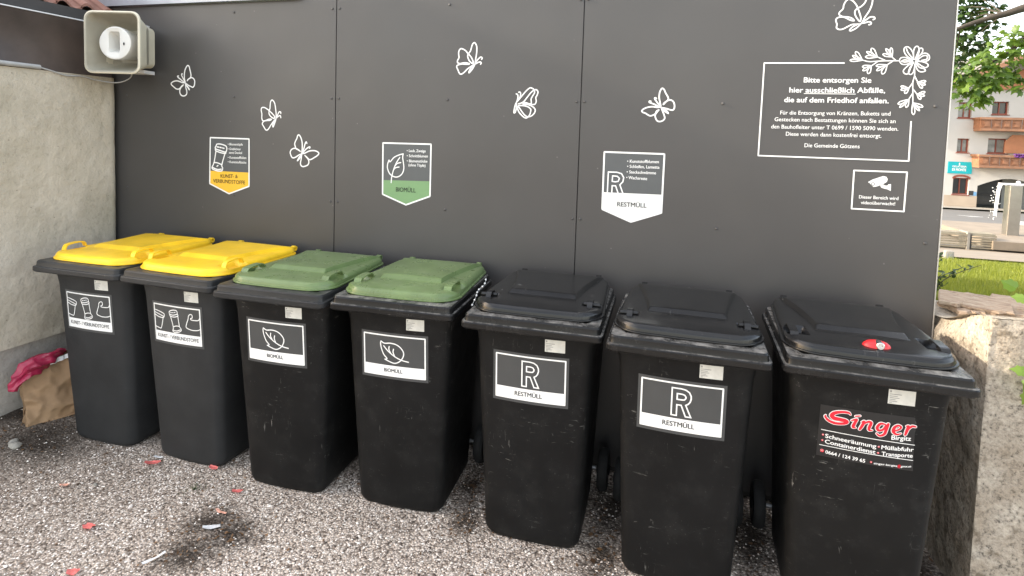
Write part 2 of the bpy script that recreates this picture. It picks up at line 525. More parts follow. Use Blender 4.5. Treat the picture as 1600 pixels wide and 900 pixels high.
M['petal'] = mottled('red_petal', (0.72, 0.17, 0.15), 0.6, 0.25, 60)
M['pale_petal'] = mottled('pale_pink_petal', (0.70, 0.36, 0.26), 0.6, 0.15, 60)
M['scrap'] = mottled('white_paper_scrap', (0.75, 0.75, 0.74), 0.7, 0.05, 40)
def wood_mat():
    m, n, l, bs = nodes_of('weathered_split_wood')
    tc = n.new('ShaderNodeTexCoord')
    mp = n.new('ShaderNodeMapping')
    mp.inputs['Scale'].default_value = (5, 40, 40)
    l.new(tc.outputs['Object'], mp.inputs['Vector'])
    t = noise_tex(n, l, mp.outputs['Vector'], 2.2, 6, 0.7)
    rp = ramp(n, [(0.30, (0.13, 0.08, 0.05)), (0.45, (0.34, 0.235, 0.155)), (0.7, (0.50, 0.40, 0.29))])
    l.new(t.outputs['Fac'], rp.inputs['Fac'])
    l.new(rp.outputs['Color'], bs.inputs['Base Color'])
    bs.inputs['Roughness'].default_value = 0.85
    bump(n, l, t.outputs['Fac'], 1.0, 0.012, bs)
    return m
M['wood'] = wood_mat()
M['litter'] = leaf_mat('dry_leaf_litter', (0.05, 0.028, 0.015), (0.22, 0.12, 0.055), 0.05)
M['bench_wood'] = mottled('silvered_bench_slats', (0.27, 0.235, 0.17), 0.8, 0.2, 5)
M['concrete'] = mottled('pale_concrete', (0.27, 0.25, 0.215), 0.85, 0.12, 3)
M['pavers'] = mottled('beige_pavers', (0.22, 0.18, 0.135), 0.9, 0.15, 2.5)
M['asphalt'] = mottled('road_asphalt', (0.115, 0.11, 0.102), 0.9, 0.12, 1.2)
M['road_paint'] = mottled('road_paint', (0.5, 0.5, 0.48), 0.7, 0.08, 3)
M['house_white'] = mottled('white_render', (0.52, 0.50, 0.465), 0.9, 0.05, 0.8)
M['house_beige'] = mottled('beige_plinth_render', (0.42, 0.34, 0.26), 0.9, 0.10, 0.8)
M['house_wood'] = mottled('stained_balcony_wood', (0.29, 0.145, 0.080), 0.6, 0.25, 2.0)
M['carved_wood'] = mottled('carved_balcony_panel', (0.27, 0.125, 0.065), 0.65, 0.3, 5.0)
M['gable_wood'] = mottled('orange_gable_boards', (0.40, 0.165, 0.075), 0.6, 0.15, 2.0)
M['roof_brown'] = mottled('brown_roof', (0.16, 0.095, 0.065), 0.8, 0.2, 1.5)
M['frame_red'] = mottled('red_brown_window_frame', (0.23, 0.055, 0.03), 0.5, 0.1, 3)
M['glass'] = mottled('dark_window_glass', (0.04, 0.042, 0.042), 0.08, 0.2, 1.0, spec=0.6)
M['curtain'] = mottled('curtained_glass', (0.26, 0.26, 0.24), 0.15, 0.35, 2.0, spec=0.6)
M['teal'] = mottled('teal_sign', (0.0, 0.36, 0.42), 0.5, 0.05, 2)
M['blue_plate'] = mottled('light_blue_plate', (0.16, 0.34, 0.55), 0.5, 0.05, 2)
M['flowers'] = mottled('violet_flowers', (0.10, 0.02, 0.16), 0.8, 0.5, 9)
M['inox'] = mottled('brushed_fountain_steel', (0.34, 0.32, 0.29), 0.34, 0.10, 4, metal=0.9)
def water_mat():
    m, n, l, bs = nodes_of('falling_water')
    bs.inputs['Base Color'].default_value = (0.9, 0.92, 0.93, 1)
    bs.inputs['Roughness'].default_value = 0.12
    bs.inputs['Transmission Weight'].default_value = 0.55
    bs.inputs['IOR'].default_value = 1.33
    tc = n.new('ShaderNodeTexCoord')
    t = noise_tex(n, l, tc.outputs['Object'], 25, 4)
    bump(n, l, t.outputs['Fac'], 0.6, 0.03, bs)
    return m
M['water'] = water_mat()

# ------------------------------------------------------------------ mesh helpers
def smooth_angle(me, deg=40):
    me.polygons.foreach_set('use_smooth', [True] * len(me.polygons))
    me.set_sharp_from_angle(angle=R(deg))

class MB:
    """collects vertices and faces for ONE mesh"""
    def __init__(self):
        self.v, self.f = [], []
    def add(self, vs, fs):
        k = len(self.v)
        self.v += [tuple(p) for p in vs]
        self.f += [tuple(i + k for i in f) for f in fs]
        return self
    def box(self, x0, x1, y0, y1, z0, z1):
        return self.add([(x0, y0, z0), (x1, y0, z0), (x1, y1, z0), (x0, y1, z0), (x0, y0, z1), (x1, y0, z1), (x1, y1, z1), (x0, y1, z1)],
                        [(0, 3, 2, 1), (4, 5, 6, 7), (0, 1, 5, 4), (1, 2, 6, 5), (2, 3, 7, 6), (3, 0, 4, 7)])
    def loft(self, loops, cap0=True, cap1=True):
        n = len(loops[0])
        vs = [p for lp in loops for p in lp]
        fs = []
        for i in range(len(loops) - 1):
            for j in range(n):
                a, b = i * n + j, i * n + (j + 1) % n
                fs.append((a, b, b + n, a + n))
        if cap0:
            fs.append(tuple(reversed(range(n))))
        if cap1:
            fs.append(tuple((len(loops) - 1) * n + j for j in range(n)))
        return self.add(vs, fs)
    def tube(self, path, r, seg=8, cap=True):
        path = [Vector(p) for p in path]
        rs = r if isinstance(r, (list, tuple)) else [r] * len(path)
        loops = []
        up = None
        for i, p in enumerate(path):
            d = (path[min(i + 1, len(path) - 1)] - path[max(i - 1, 0)]).normalized()
            if up is None or abs(up.dot(d)) > 0.98:
                up = Vector((0, 0, 1)) if abs(d.z) < 0.9 else Vector((0, 1, 0))
            a = d.cross(up).normalized()
            b = d.cross(a).normalized()
            up = -b
            loops.append([p + (a * math.cos(t) + b * math.sin(t)) * rs[i] for t in [2 * math.pi * k / seg for k in range(seg)]])
        return self.loft(loops, cap, cap)
    def cyl(self, p0, p1, r, seg=16):
        return self.tube([p0, p1], r, seg)
    def ball(self, c, r, seg=10, rings=6):
        loops = []
        for i in range(1, rings):
            t = math.pi * i / rings
            loops.append([(c[0] + r * math.sin(t) * math.cos(2 * math.pi * k / seg), c[1] + r * math.sin(t) * math.sin(2 * math.pi * k / seg), c[2] - r * math.cos(t)) for k in range(seg)])
        return self.loft(loops)
    def mesh(self, name, mat, smooth=None, bevel=0.0, weld=False):
        me = bpy.data.meshes.new(name)
        me.from_pydata(self.v, [], self.f)
        if bevel or weld:
            bm = bmesh.new()
            bm.from_mesh(me)
            if weld:
                bmesh.ops.remove_doubles(bm, verts=bm.verts, dist=1e-5)
            if bevel:
                bmesh.ops.bevel(bm, geom=list(bm.edges), offset=bevel, segments=2, affect='EDGES', clamp_overlap=True)
            bm.to_mesh(me)
            bm.free()
        mats = mat if isinstance(mat, (list, tuple)) else [mat]
        for mm in mats:
            me.materials.append(mm)
        if smooth:
            smooth_angle(me, smooth)
        me.update()
        return me
    def build(self, name, mat, parent=None, **kw):
        return link(name, self.mesh(name, mat, **kw), parent)

def link(name, me, parent=None):
    o = bpy.data.objects.new(name, me)
    COL.objects.link(o)
    o.parent = parent
    return o

def tag(o, label=None, cat=None, group=None, kind=None):
    if label: o['label'] = label
    if cat: o['category'] = cat
    if group: o['group'] = group
    if kind: o['kind'] = kind
    return o

def thing(name, label, cat, loc=(0, 0, 0), rz=0, group=None):
    o = bpy.data.objects.new(name, None)
    COL.objects.link(o)
    o.empty_display_size = 0.1
    o.location = loc
    o.rotation_euler = (0, 0, rz)
    return tag(o, label, cat, group)

def rrect(x0, x1, y0, y1, r, z, n=6, m=6):
    """rounded rectangle loop, counter-clockwise, starting at the front left; m extra points per side"""
    r = min(r, (x1 - x0) / 2.01, (y1 - y0) / 2.01)
    pts = []
    cs = [(x0 + r, y0 + r, math.pi), (x1 - r, y0 + r, 1.5 * math.pi), (x1 - r, y1 - r, 0), (x0 + r, y1 - r, 0.5 * math.pi)]
    for i, (cx, cy, a0) in enumerate(cs):
        arc = [(cx + r * math.cos(a0 + 0.5 * math.pi * k / n), cy + r * math.sin(a0 + 0.5 * math.pi * k / n)) for k in range(n + 1)]
        pts += arc
        nx, ny, na = cs[(i + 1) % 4]
        e = (nx + r * math.cos(na), ny + r * math.sin(na))
        for k in range(1, m):
            t = k / m
            pts.append((arc[-1][0] * (1 - t) + e[0] * t, arc[-1][1] * (1 - t) + e[1] * t))
    return [(x, y, z) for x, y in pts]

def catmull(pts, per=6):
    pts = [tuple(p) for p in pts]
    if len(pts) < 3:
        return [tuple(a + (b - a) * k / per for a, b in zip(pts[0], pts[1])) for k in range(per + 1)]
    closed = max(abs(pts[0][0] - pts[-1][0]), abs(pts[0][1] - pts[-1][1])) < 1e-6
    out = []
    n = len(pts)
    for i in range(n - 1):
        p0 = pts[i - 1] if i > 0 else (pts[-2] if closed else pts[0])
        p3 = pts[i + 2] if i + 2 < n else (pts[1] if closed else pts[-1])
        for k in range(per):
            t = k / per
            out.append(tuple(0.5 * (2 * b + (c - a) * t + (2 * a - 5 * b + 4 * c - d) * t * t + (3 * b - a - 3 * c + d) * t ** 3)
                             for a, b, c, d in zip(p0, pts[i], pts[i + 1], p3)))
    out.append(pts[-1])
    return out

def densify(pts, step=0.02):
    out = [tuple(pts[0])]
    for a, b in zip(pts[:-1], pts[1:]):
        n = max(1, int(math.dist(a[:2], b[:2]) / step))
        out += [tuple(p + (q - p) * k / n for p, q in zip(a, b)) for k in range(1, n + 1)]
    return out

def ribbon(mb, pts, width, surf, off, rise=0.0003, cap=True):
    """flat stroke of the given width along 2-D points, laid on a surface; the offset grows a little along
    the stroke so that crossings never share one plane"""
    P2 = []
    for p in pts:
        if not P2 or math.dist(p[:2], P2[-1][:2]) > 1e-5:
            P2.append(p)
    n = len(P2)
    if n < 2:
        return
    L, Rr = [], []
    for i, p in enumerate(P2):
        a, b = P2[max(0, i - 1)], P2[min(n - 1, i + 1)]
        if i == 0 and math.dist(P2[0][:2], P2[-1][:2]) < 1e-5: a = P2[-2]
        if i == n - 1 and math.dist(P2[0][:2], P2[-1][:2]) < 1e-5: b = P2[1]
        d1 = Vector((p[0] - a[0], p[1] - a[1])); d2_ = Vector((b[0] - p[0], b[1] - p[1]))
        if d1.length < 1e-7: d1 = d2_
        if d2_.length < 1e-7: d2_ = d1
        d1.normalize(); d2_.normalize()
        t = d1 + d2_
        if t.length < 0.35:
            t = d2_.copy()
        t.normalize()
        nrm = Vector((-t.y, t.x))
        c = max(0.55, nrm.dot(Vector((-d1.y, d1.x))))
        w = (p[2] if len(p) > 2 else width) / 2 / c
        o = off + rise * i / n
        L.append(surf(p[0] + nrm.x * w, p[1] + nrm.y * w, o))
        Rr.append(surf(p[0] - nrm.x * w, p[1] - nrm.y * w, o))
    mb.add(L + Rr, [(i, i + n, i + n + 1, i + 1) for i in range(n - 1)])
    if cap:
        for idx, s in ((0, -1), (n - 1, 1)):
            p = P2[idx]
            q = P2[1] if idx == 0 else P2[-2]
            w = (p[2] if len(p) > 2 else width) / 2
            ang = math.atan2(p[1] - q[1], p[0] - q[0])
            vs = [surf(p[0], p[1], off + rise)] + [surf(p[0] + w * math.cos(ang + t), p[1] + w * math.sin(ang + t), off + rise)
                                                   for t in [-math.pi / 2 + math.pi * k / 6 for k in range(7)]]
            mb.add(vs, [(0, k, k + 1) for k in range(1, 7)])

def dot(mb, x, z, r, surf, off, seg=12):
    mb.add([surf(x, z, off)] + [surf(x + r * math.cos(2 * math.pi * k / seg), z + r * math.sin(2 * math.pi * k / seg), off) for k in range(seg)],
           [(0, 1 + k, 1 + (k + 1) % seg) for k in range(seg)])

def ring(mb, x, z, r0, r1, surf, off, seg=16):
    a = [surf(x + r0 * math.cos(2 * math.pi * k / seg), z + r0 * math.sin(2 * math.pi * k / seg), off) for k in range(seg)]
    b = [surf(x + r1 * math.cos(2 * math.pi * k / seg), z + r1 * math.sin(2 * math.pi * k / seg), off) for k in range(seg)]
    mb.add(a + b, [(k, k + seg, (k + 1) % seg + seg, (k + 1) % seg) for k in range(seg)])

def patch(mb, x0, x1, z0, z1, surf, off, nx=10, nz=4):
    vs = [surf(x0 + (x1 - x0) * i / nx, z0 + (z1 - z0) * j / nz, off) for j in range(nz + 1) for i in range(nx + 1)]
    mb.add(vs, [(j * (nx + 1) + i, j * (nx + 1) + i + 1, (j + 1) * (nx + 1) + i + 1, (j + 1) * (nx + 1) + i) for j in range(nz) for i in range(nx)])

TEXT_CACHE = {}
def glyphs(s, bold):
    if (s, bold) in TEXT_CACHE:
        return TEXT_CACHE[(s, bold)]
    cu = bpy.data.curves.new('lettering', 'FONT')
    cu.body = s
    cu.size = 1.0
    cu.offset = bold
    cu.resolution_u = 3
    cu.fill_mode = 'FRONT'
    o = bpy.data.objects.new('lettering', cu)
    COL.objects.link(o)
    dg = bpy.context.evaluated_depsgraph_get()
    me = bpy.data.meshes.new_from_object(o.evaluated_get(dg))
    vs = [(v.co.x, v.co.y) for v in me.vertices]
    fs = [tuple(p.vertices) for p in me.polygons]
    bpy.data.objects.remove(o)
    bpy.data.curves.remove(cu)
    bpy.data.meshes.remove(me)
    TEXT_CACHE[(s, bold)] = (vs, fs)
    return vs, fs

CAP = None
def lettering(mb, s, A, B, cap, bold, surf, off, shear=0.0):
    """text whose ink runs from point A to point B with the given capital height"""
    global CAP
    if CAP is None:
        hv, _ = glyphs('H', 0.0)
        CAP = max(y for x, y in hv)
    vs, fs = glyphs(s, 0.0)
    x0 = min(x for x, y in vs); x1 = max(x for x, y in vs)
    b = bold * cap / CAP
    copies = [(0, 0)] if bold == 0 else [(-b, 0), (b, 0), (0, b * 0.6), (0, -b * 0.6)]      # bold face: the outline thickened both ways
    for k, (bx_, bz_) in enumerate(copies):
        out = []
        for x, y in vs:
            t = (x - x0) / (x1 - x0)
            h = y / CAP * cap
            out.append(surf(A[0] + (B[0] - A[0]) * t + shear * h + bx_, A[1] + (B[1] - A[1]) * t + h + bz_, off + 0.00008 * k))
        mb.add(out, fs)

# ------------------------------------------------------------------ traced outlines, in metres
BUTTERFLY_STROKES = {
'open_left':[[(-1.1411,2.0123),(-1.146,2.0418),(-1.1459,2.0687),(-1.139,2.0955),(-1.1271,2.1142),(-1.1186,2.1195),(-1.1086,2.1128),(-1.102,2.0927),(-1.0954,2.0687),(-1.0938,2.0553),(-1.0989,2.0432),(-1.114,2.0338),(-1.1242,2.0231)],[(-1.1242,2.0231),(-1.1191,2.0311),(-1.109,2.0365),(-1.0905,2.0432),(-1.0738,2.0366),(-1.0655,2.0232),(-1.0656,2.0045),(-1.0706,1.9911),(-1.079,1.983),(-1.0941,1.987),(-1.1142,1.9949),(-1.1344,2.0069)],[(-1.1411,2.0096),(-1.1648,2.0122),(-1.1885,2.0202),(-1.2124,2.0228),(-1.2363,2.0173),(-1.2519,2.0064),(-1.2468,1.9956),(-1.2297,1.9835),(-1.2127,1.9727),(-1.1956,1.9702),(-1.1803,1.977),(-1.1683,1.9892),(-1.153,1.9987)],[(-1.153,1.9987),(-1.1649,1.9879),(-1.1718,1.9825),(-1.182,1.9662),(-1.1822,1.9473),(-1.172,1.9325),(-1.1551,1.9273),(-1.1381,1.9315),(-1.128,1.9424),(-1.1279,1.9612),(-1.1345,1.98),(-1.1378,2.0042)],[(-1.141,2.023),(-1.1344,1.9988),(-1.121,1.9828),(-1.1076,1.9668),(-1.1126,1.9775),(-1.1243,1.9908)],[(-1.1411,2.0123),(-1.1545,2.0364),(-1.1679,2.0579),(-1.1662,2.0673),(-1.1611,2.066)],[(-1.1445,2.0109),(-1.1749,2.031),(-1.1969,2.0458),(-1.2002,2.0525),(-1.1917,2.0539)]],
'profile_small':[[(-0.4574,1.8013),(-0.4561,1.827),(-0.4609,1.8628),(-0.4671,1.8909),(-0.4779,1.9061),(-0.4871,1.9099),(-0.4962,1.8995),(-0.4992,1.8776),(-0.5006,1.8596),(-0.5066,1.8415),(-0.5065,1.826),(-0.4942,1.8108),(-0.4727,1.7997),(-0.4666,1.8088),(-0.4789,1.824),(-0.5005,1.8416),(-0.519,1.8541),(-0.5406,1.8641),(-0.5591,1.8625),(-0.5637,1.8482),(-0.5589,1.825),(-0.5588,1.7991),(-0.551,1.7838),(-0.5309,1.7855),(-0.5094,1.7937),(-0.4895,1.7941),(-0.5002,1.7875),(-0.5217,1.7857),(-0.5433,1.7813),(-0.5556,1.7655),(-0.5462,1.7502),(-0.5353,1.7349),(-0.526,1.7274),(-0.5122,1.7329),(-0.4969,1.754),(-0.4787,1.7776),(-0.4574,1.7987)],[(-0.4574,1.7936),(-0.4664,1.7702),(-0.4769,1.7481),(-0.4801,1.7596),(-0.471,1.7778),(-0.4544,1.8013)],[(-0.4544,1.8039),(-0.4454,1.822),(-0.4349,1.8389),(-0.4242,1.8391),(-0.4227,1.8302)],[(-0.4544,1.8013),(-0.4423,1.8118),(-0.4271,1.8173),(-0.4225,1.8046)]],
'open_right':[[(-0.2737,1.6006),(-0.271,1.6262),(-0.2713,1.6567),(-0.2775,1.682),(-0.2881,1.7007),(-0.297,1.7056),(-0.3044,1.6977),(-0.3087,1.6836),(-0.319,1.6654),(-0.3234,1.6499),(-0.3188,1.6347),(-0.3127,1.6222),(-0.2977,1.6151),(-0.2827,1.6067)],[(-0.2827,1.6067),(-0.3037,1.6199),(-0.3261,1.6242),(-0.3456,1.6159),(-0.3545,1.6002),(-0.3513,1.5849),(-0.3422,1.5698),(-0.3301,1.5665),(-0.3122,1.5736),(-0.2944,1.5845),(-0.2737,1.593)],[(-0.2707,1.5931),(-0.25,1.599),(-0.2265,1.61),(-0.203,1.6147),(-0.1795,1.6143),(-0.1619,1.6074),(-0.156,1.5988),(-0.1675,1.5857),(-0.1879,1.5735),(-0.2083,1.5625),(-0.223,1.5619),(-0.2379,1.574),(-0.2528,1.5849)],[(-0.2528,1.5849),(-0.2349,1.569),(-0.2259,1.5567),(-0.2243,1.5415),(-0.2315,1.5284),(-0.2462,1.5214),(-0.264,1.5168),(-0.2774,1.5226),(-0.282,1.5365),(-0.2778,1.5596),(-0.2736,1.5904)],[(-0.2723,1.6058),(-0.2766,1.5852),(-0.2913,1.5719),(-0.3031,1.5509),(-0.2912,1.5616),(-0.278,1.5826)],[(-0.2708,1.6007),(-0.2591,1.6266),(-0.2506,1.6549),(-0.2433,1.6653),(-0.2388,1.6566)],[(-0.2648,1.601),(-0.2443,1.6221),(-0.2238,1.6355),(-0.2164,1.6345),(-0.2208,1.628)]],
'profile_middle':[[(0.8106,2.1216),(0.8147,2.1512),(0.8187,2.183),(0.8178,2.2126),(0.81,2.2286),(0.8026,2.2333),(0.793,2.2243),(0.7874,2.2062),(0.7818,2.188),(0.77,2.1721),(0.7679,2.1584),(0.7784,2.1355),(0.7972,2.1217),(0.7993,2.1331),(0.7876,2.156),(0.7699,2.1744),(0.7522,2.1929),(0.7297,2.2023),(0.7175,2.1933),(0.7143,2.175),(0.7173,2.1543),(0.709,2.1382),(0.7106,2.1267),(0.7244,2.1221),(0.7441,2.1254),(0.7639,2.1253),(0.7776,2.1195),(0.7591,2.1184),(0.7369,2.1197),(0.7146,2.1152),(0.7049,2.106),(0.7129,2.0876),(0.7208,2.0714),(0.7309,2.0645),(0.748,2.0737),(0.7673,2.0921),(0.7842,2.1035),(0.8107,2.1193)],[(0.8107,2.1193),(0.7991,2.0965),(0.7801,2.0737),(0.7775,2.0783),(0.7892,2.0989),(0.8108,2.1171)],[(0.813,2.1239),(0.8247,2.142),(0.8414,2.1556),(0.8512,2.1509),(0.8478,2.1441)],[(0.8132,2.1193),(0.83,2.1283),(0.8421,2.1294),(0.8459,2.1237),(0.8424,2.118)]],
'folded':[[(1.0541,1.921),(1.0767,1.9482),(1.0992,1.9753),(1.1172,1.991),(1.1287,1.9933),(1.1429,1.9845),(1.1469,1.969),(1.1371,1.951),(1.1295,1.9353),(1.1312,1.9197),(1.1292,1.9108),(1.1107,1.9083),(1.0851,1.9079)],[(1.0616,1.9087),(1.087,1.9191),(1.1094,1.9463),(1.1295,1.971),(1.1476,1.9834),(1.1591,1.9824),(1.1653,1.9714),(1.1601,1.9535),(1.1547,1.9423),(1.1577,1.9245),(1.1524,1.91),(1.1409,1.9065),(1.1247,1.9074),(1.1011,1.916),(1.0848,1.9146)],[(1.0851,1.9079),(1.1131,1.9061),(1.139,1.8953),(1.1534,1.8799),(1.1494,1.8619),(1.136,1.8482),(1.1222,1.8424),(1.1082,1.8432),(1.0914,1.8563),(1.0719,1.8807),(1.0619,1.8986),(1.0853,1.9001),(1.1088,1.8959),(1.1278,1.8839),(1.1294,1.8705),(1.1242,1.8525),(1.113,1.8388),(1.1015,1.8352),(1.0824,1.8472),(1.0629,1.8693),(1.0525,1.8984)],[(1.0518,1.9209),(1.043,1.9005),(1.0371,1.8644),(1.0442,1.8634),(1.0495,1.8826),(1.051,1.9097)],[(1.0518,1.9209),(1.057,1.9412),(1.0553,1.9569),(1.047,1.9614)],[(1.0586,1.9278),(1.0686,1.9459),(1.0716,1.9616),(1.0678,1.9705),(1.0607,1.9705)]],
'open_large':[[(1.7928,1.9065),(1.7878,1.9274),(1.7826,1.9504),(1.7836,1.9735),(1.7891,1.9892),(1.7959,1.9956),(1.8044,1.9893),(1.8122,1.9737),(1.821,1.9592),(1.8266,1.9478),(1.824,1.9373),(1.8143,1.9277),(1.8037,1.915)],[(1.8037,1.915),(1.8064,1.9224),(1.8182,1.932),(1.8321,1.9384),(1.8444,1.9365),(1.8539,1.9262),(1.8576,1.9116),(1.8563,1.897),(1.8496,1.8896),(1.8363,1.8914),(1.8198,1.8964),(1.7972,1.9002)],[(1.7909,1.9043),(1.7746,1.902),(1.7539,1.9048),(1.7333,1.9024),(1.7129,1.8946),(1.7019,1.8839),(1.7064,1.8765),(1.7202,1.8715),(1.7351,1.8622),(1.7456,1.8593),(1.7578,1.8637),(1.7678,1.8702),(1.7734,1.883),(1.7853,1.8906)],[(1.7853,1.8906),(1.7756,1.8788),(1.768,1.866),(1.7685,1.8534),(1.7754,1.8388),(1.7839,1.8326),(1.7962,1.8329),(1.8081,1.8395),(1.8138,1.8501),(1.81,1.8647),(1.8032,1.8814),(1.7951,1.9002)],[(1.7865,1.9106),(1.7973,1.8981),(1.8122,1.8837),(1.829,1.8735),(1.8203,1.8859),(1.8036,1.894)],[(1.7886,1.9085),(1.7734,1.9272),(1.7614,1.9439),(1.7642,1.9491),(1.7695,1.945)],[(1.7827,1.9042),(1.7616,1.9165),(1.7374,1.9256),(1.7372,1.932),(1.7434,1.931)]],
'profile_top':[[(2.6481,2.2906),(2.6617,2.3186),(2.6769,2.3464),(2.6853,2.3743),(2.6862,2.4005),(2.6789,2.4233),(2.67,2.4311),(2.6641,2.4182),(2.6619,2.3976),(2.6562,2.3809),(2.6435,2.3663),(2.6255,2.3555),(2.6194,2.3425),(2.624,2.3234),(2.6407,2.3003),(2.6452,2.3096),(2.6426,2.3248),(2.6324,2.3534),(2.6226,2.3745),(2.6079,2.392),(2.592,2.4001),(2.5805,2.3911),(2.5729,2.3743),(2.5705,2.3572),(2.5575,2.3424),(2.5582,2.331),(2.5725,2.3229),(2.5933,2.3205),(2.6091,2.3144),(2.6183,2.3037),(2.6027,2.3069),(2.5849,2.3169),(2.5691,2.3221),(2.5503,2.3178),(2.5449,2.3065),(2.5503,2.2892),(2.5494,2.2739),(2.5603,2.266),(2.5758,2.2676),(2.5958,2.2786),(2.6125,2.2868),(2.6313,2.2873),(2.6481,2.2906)],[(2.6481,2.2906),(2.6289,2.2703),(2.609,2.2593),(2.6036,2.2632),(2.6148,2.2763),(2.6346,2.2881)],[(2.6529,2.2962),(2.6674,2.3071),(2.682,2.3181),(2.6971,2.3176),(2.7001,2.3101),(2.6945,2.3064)],[(2.6514,2.2915),(2.6649,2.294),(2.6782,2.2974),(2.6869,2.2935),(2.6864,2.2869),(2.679,2.2842)]],
}
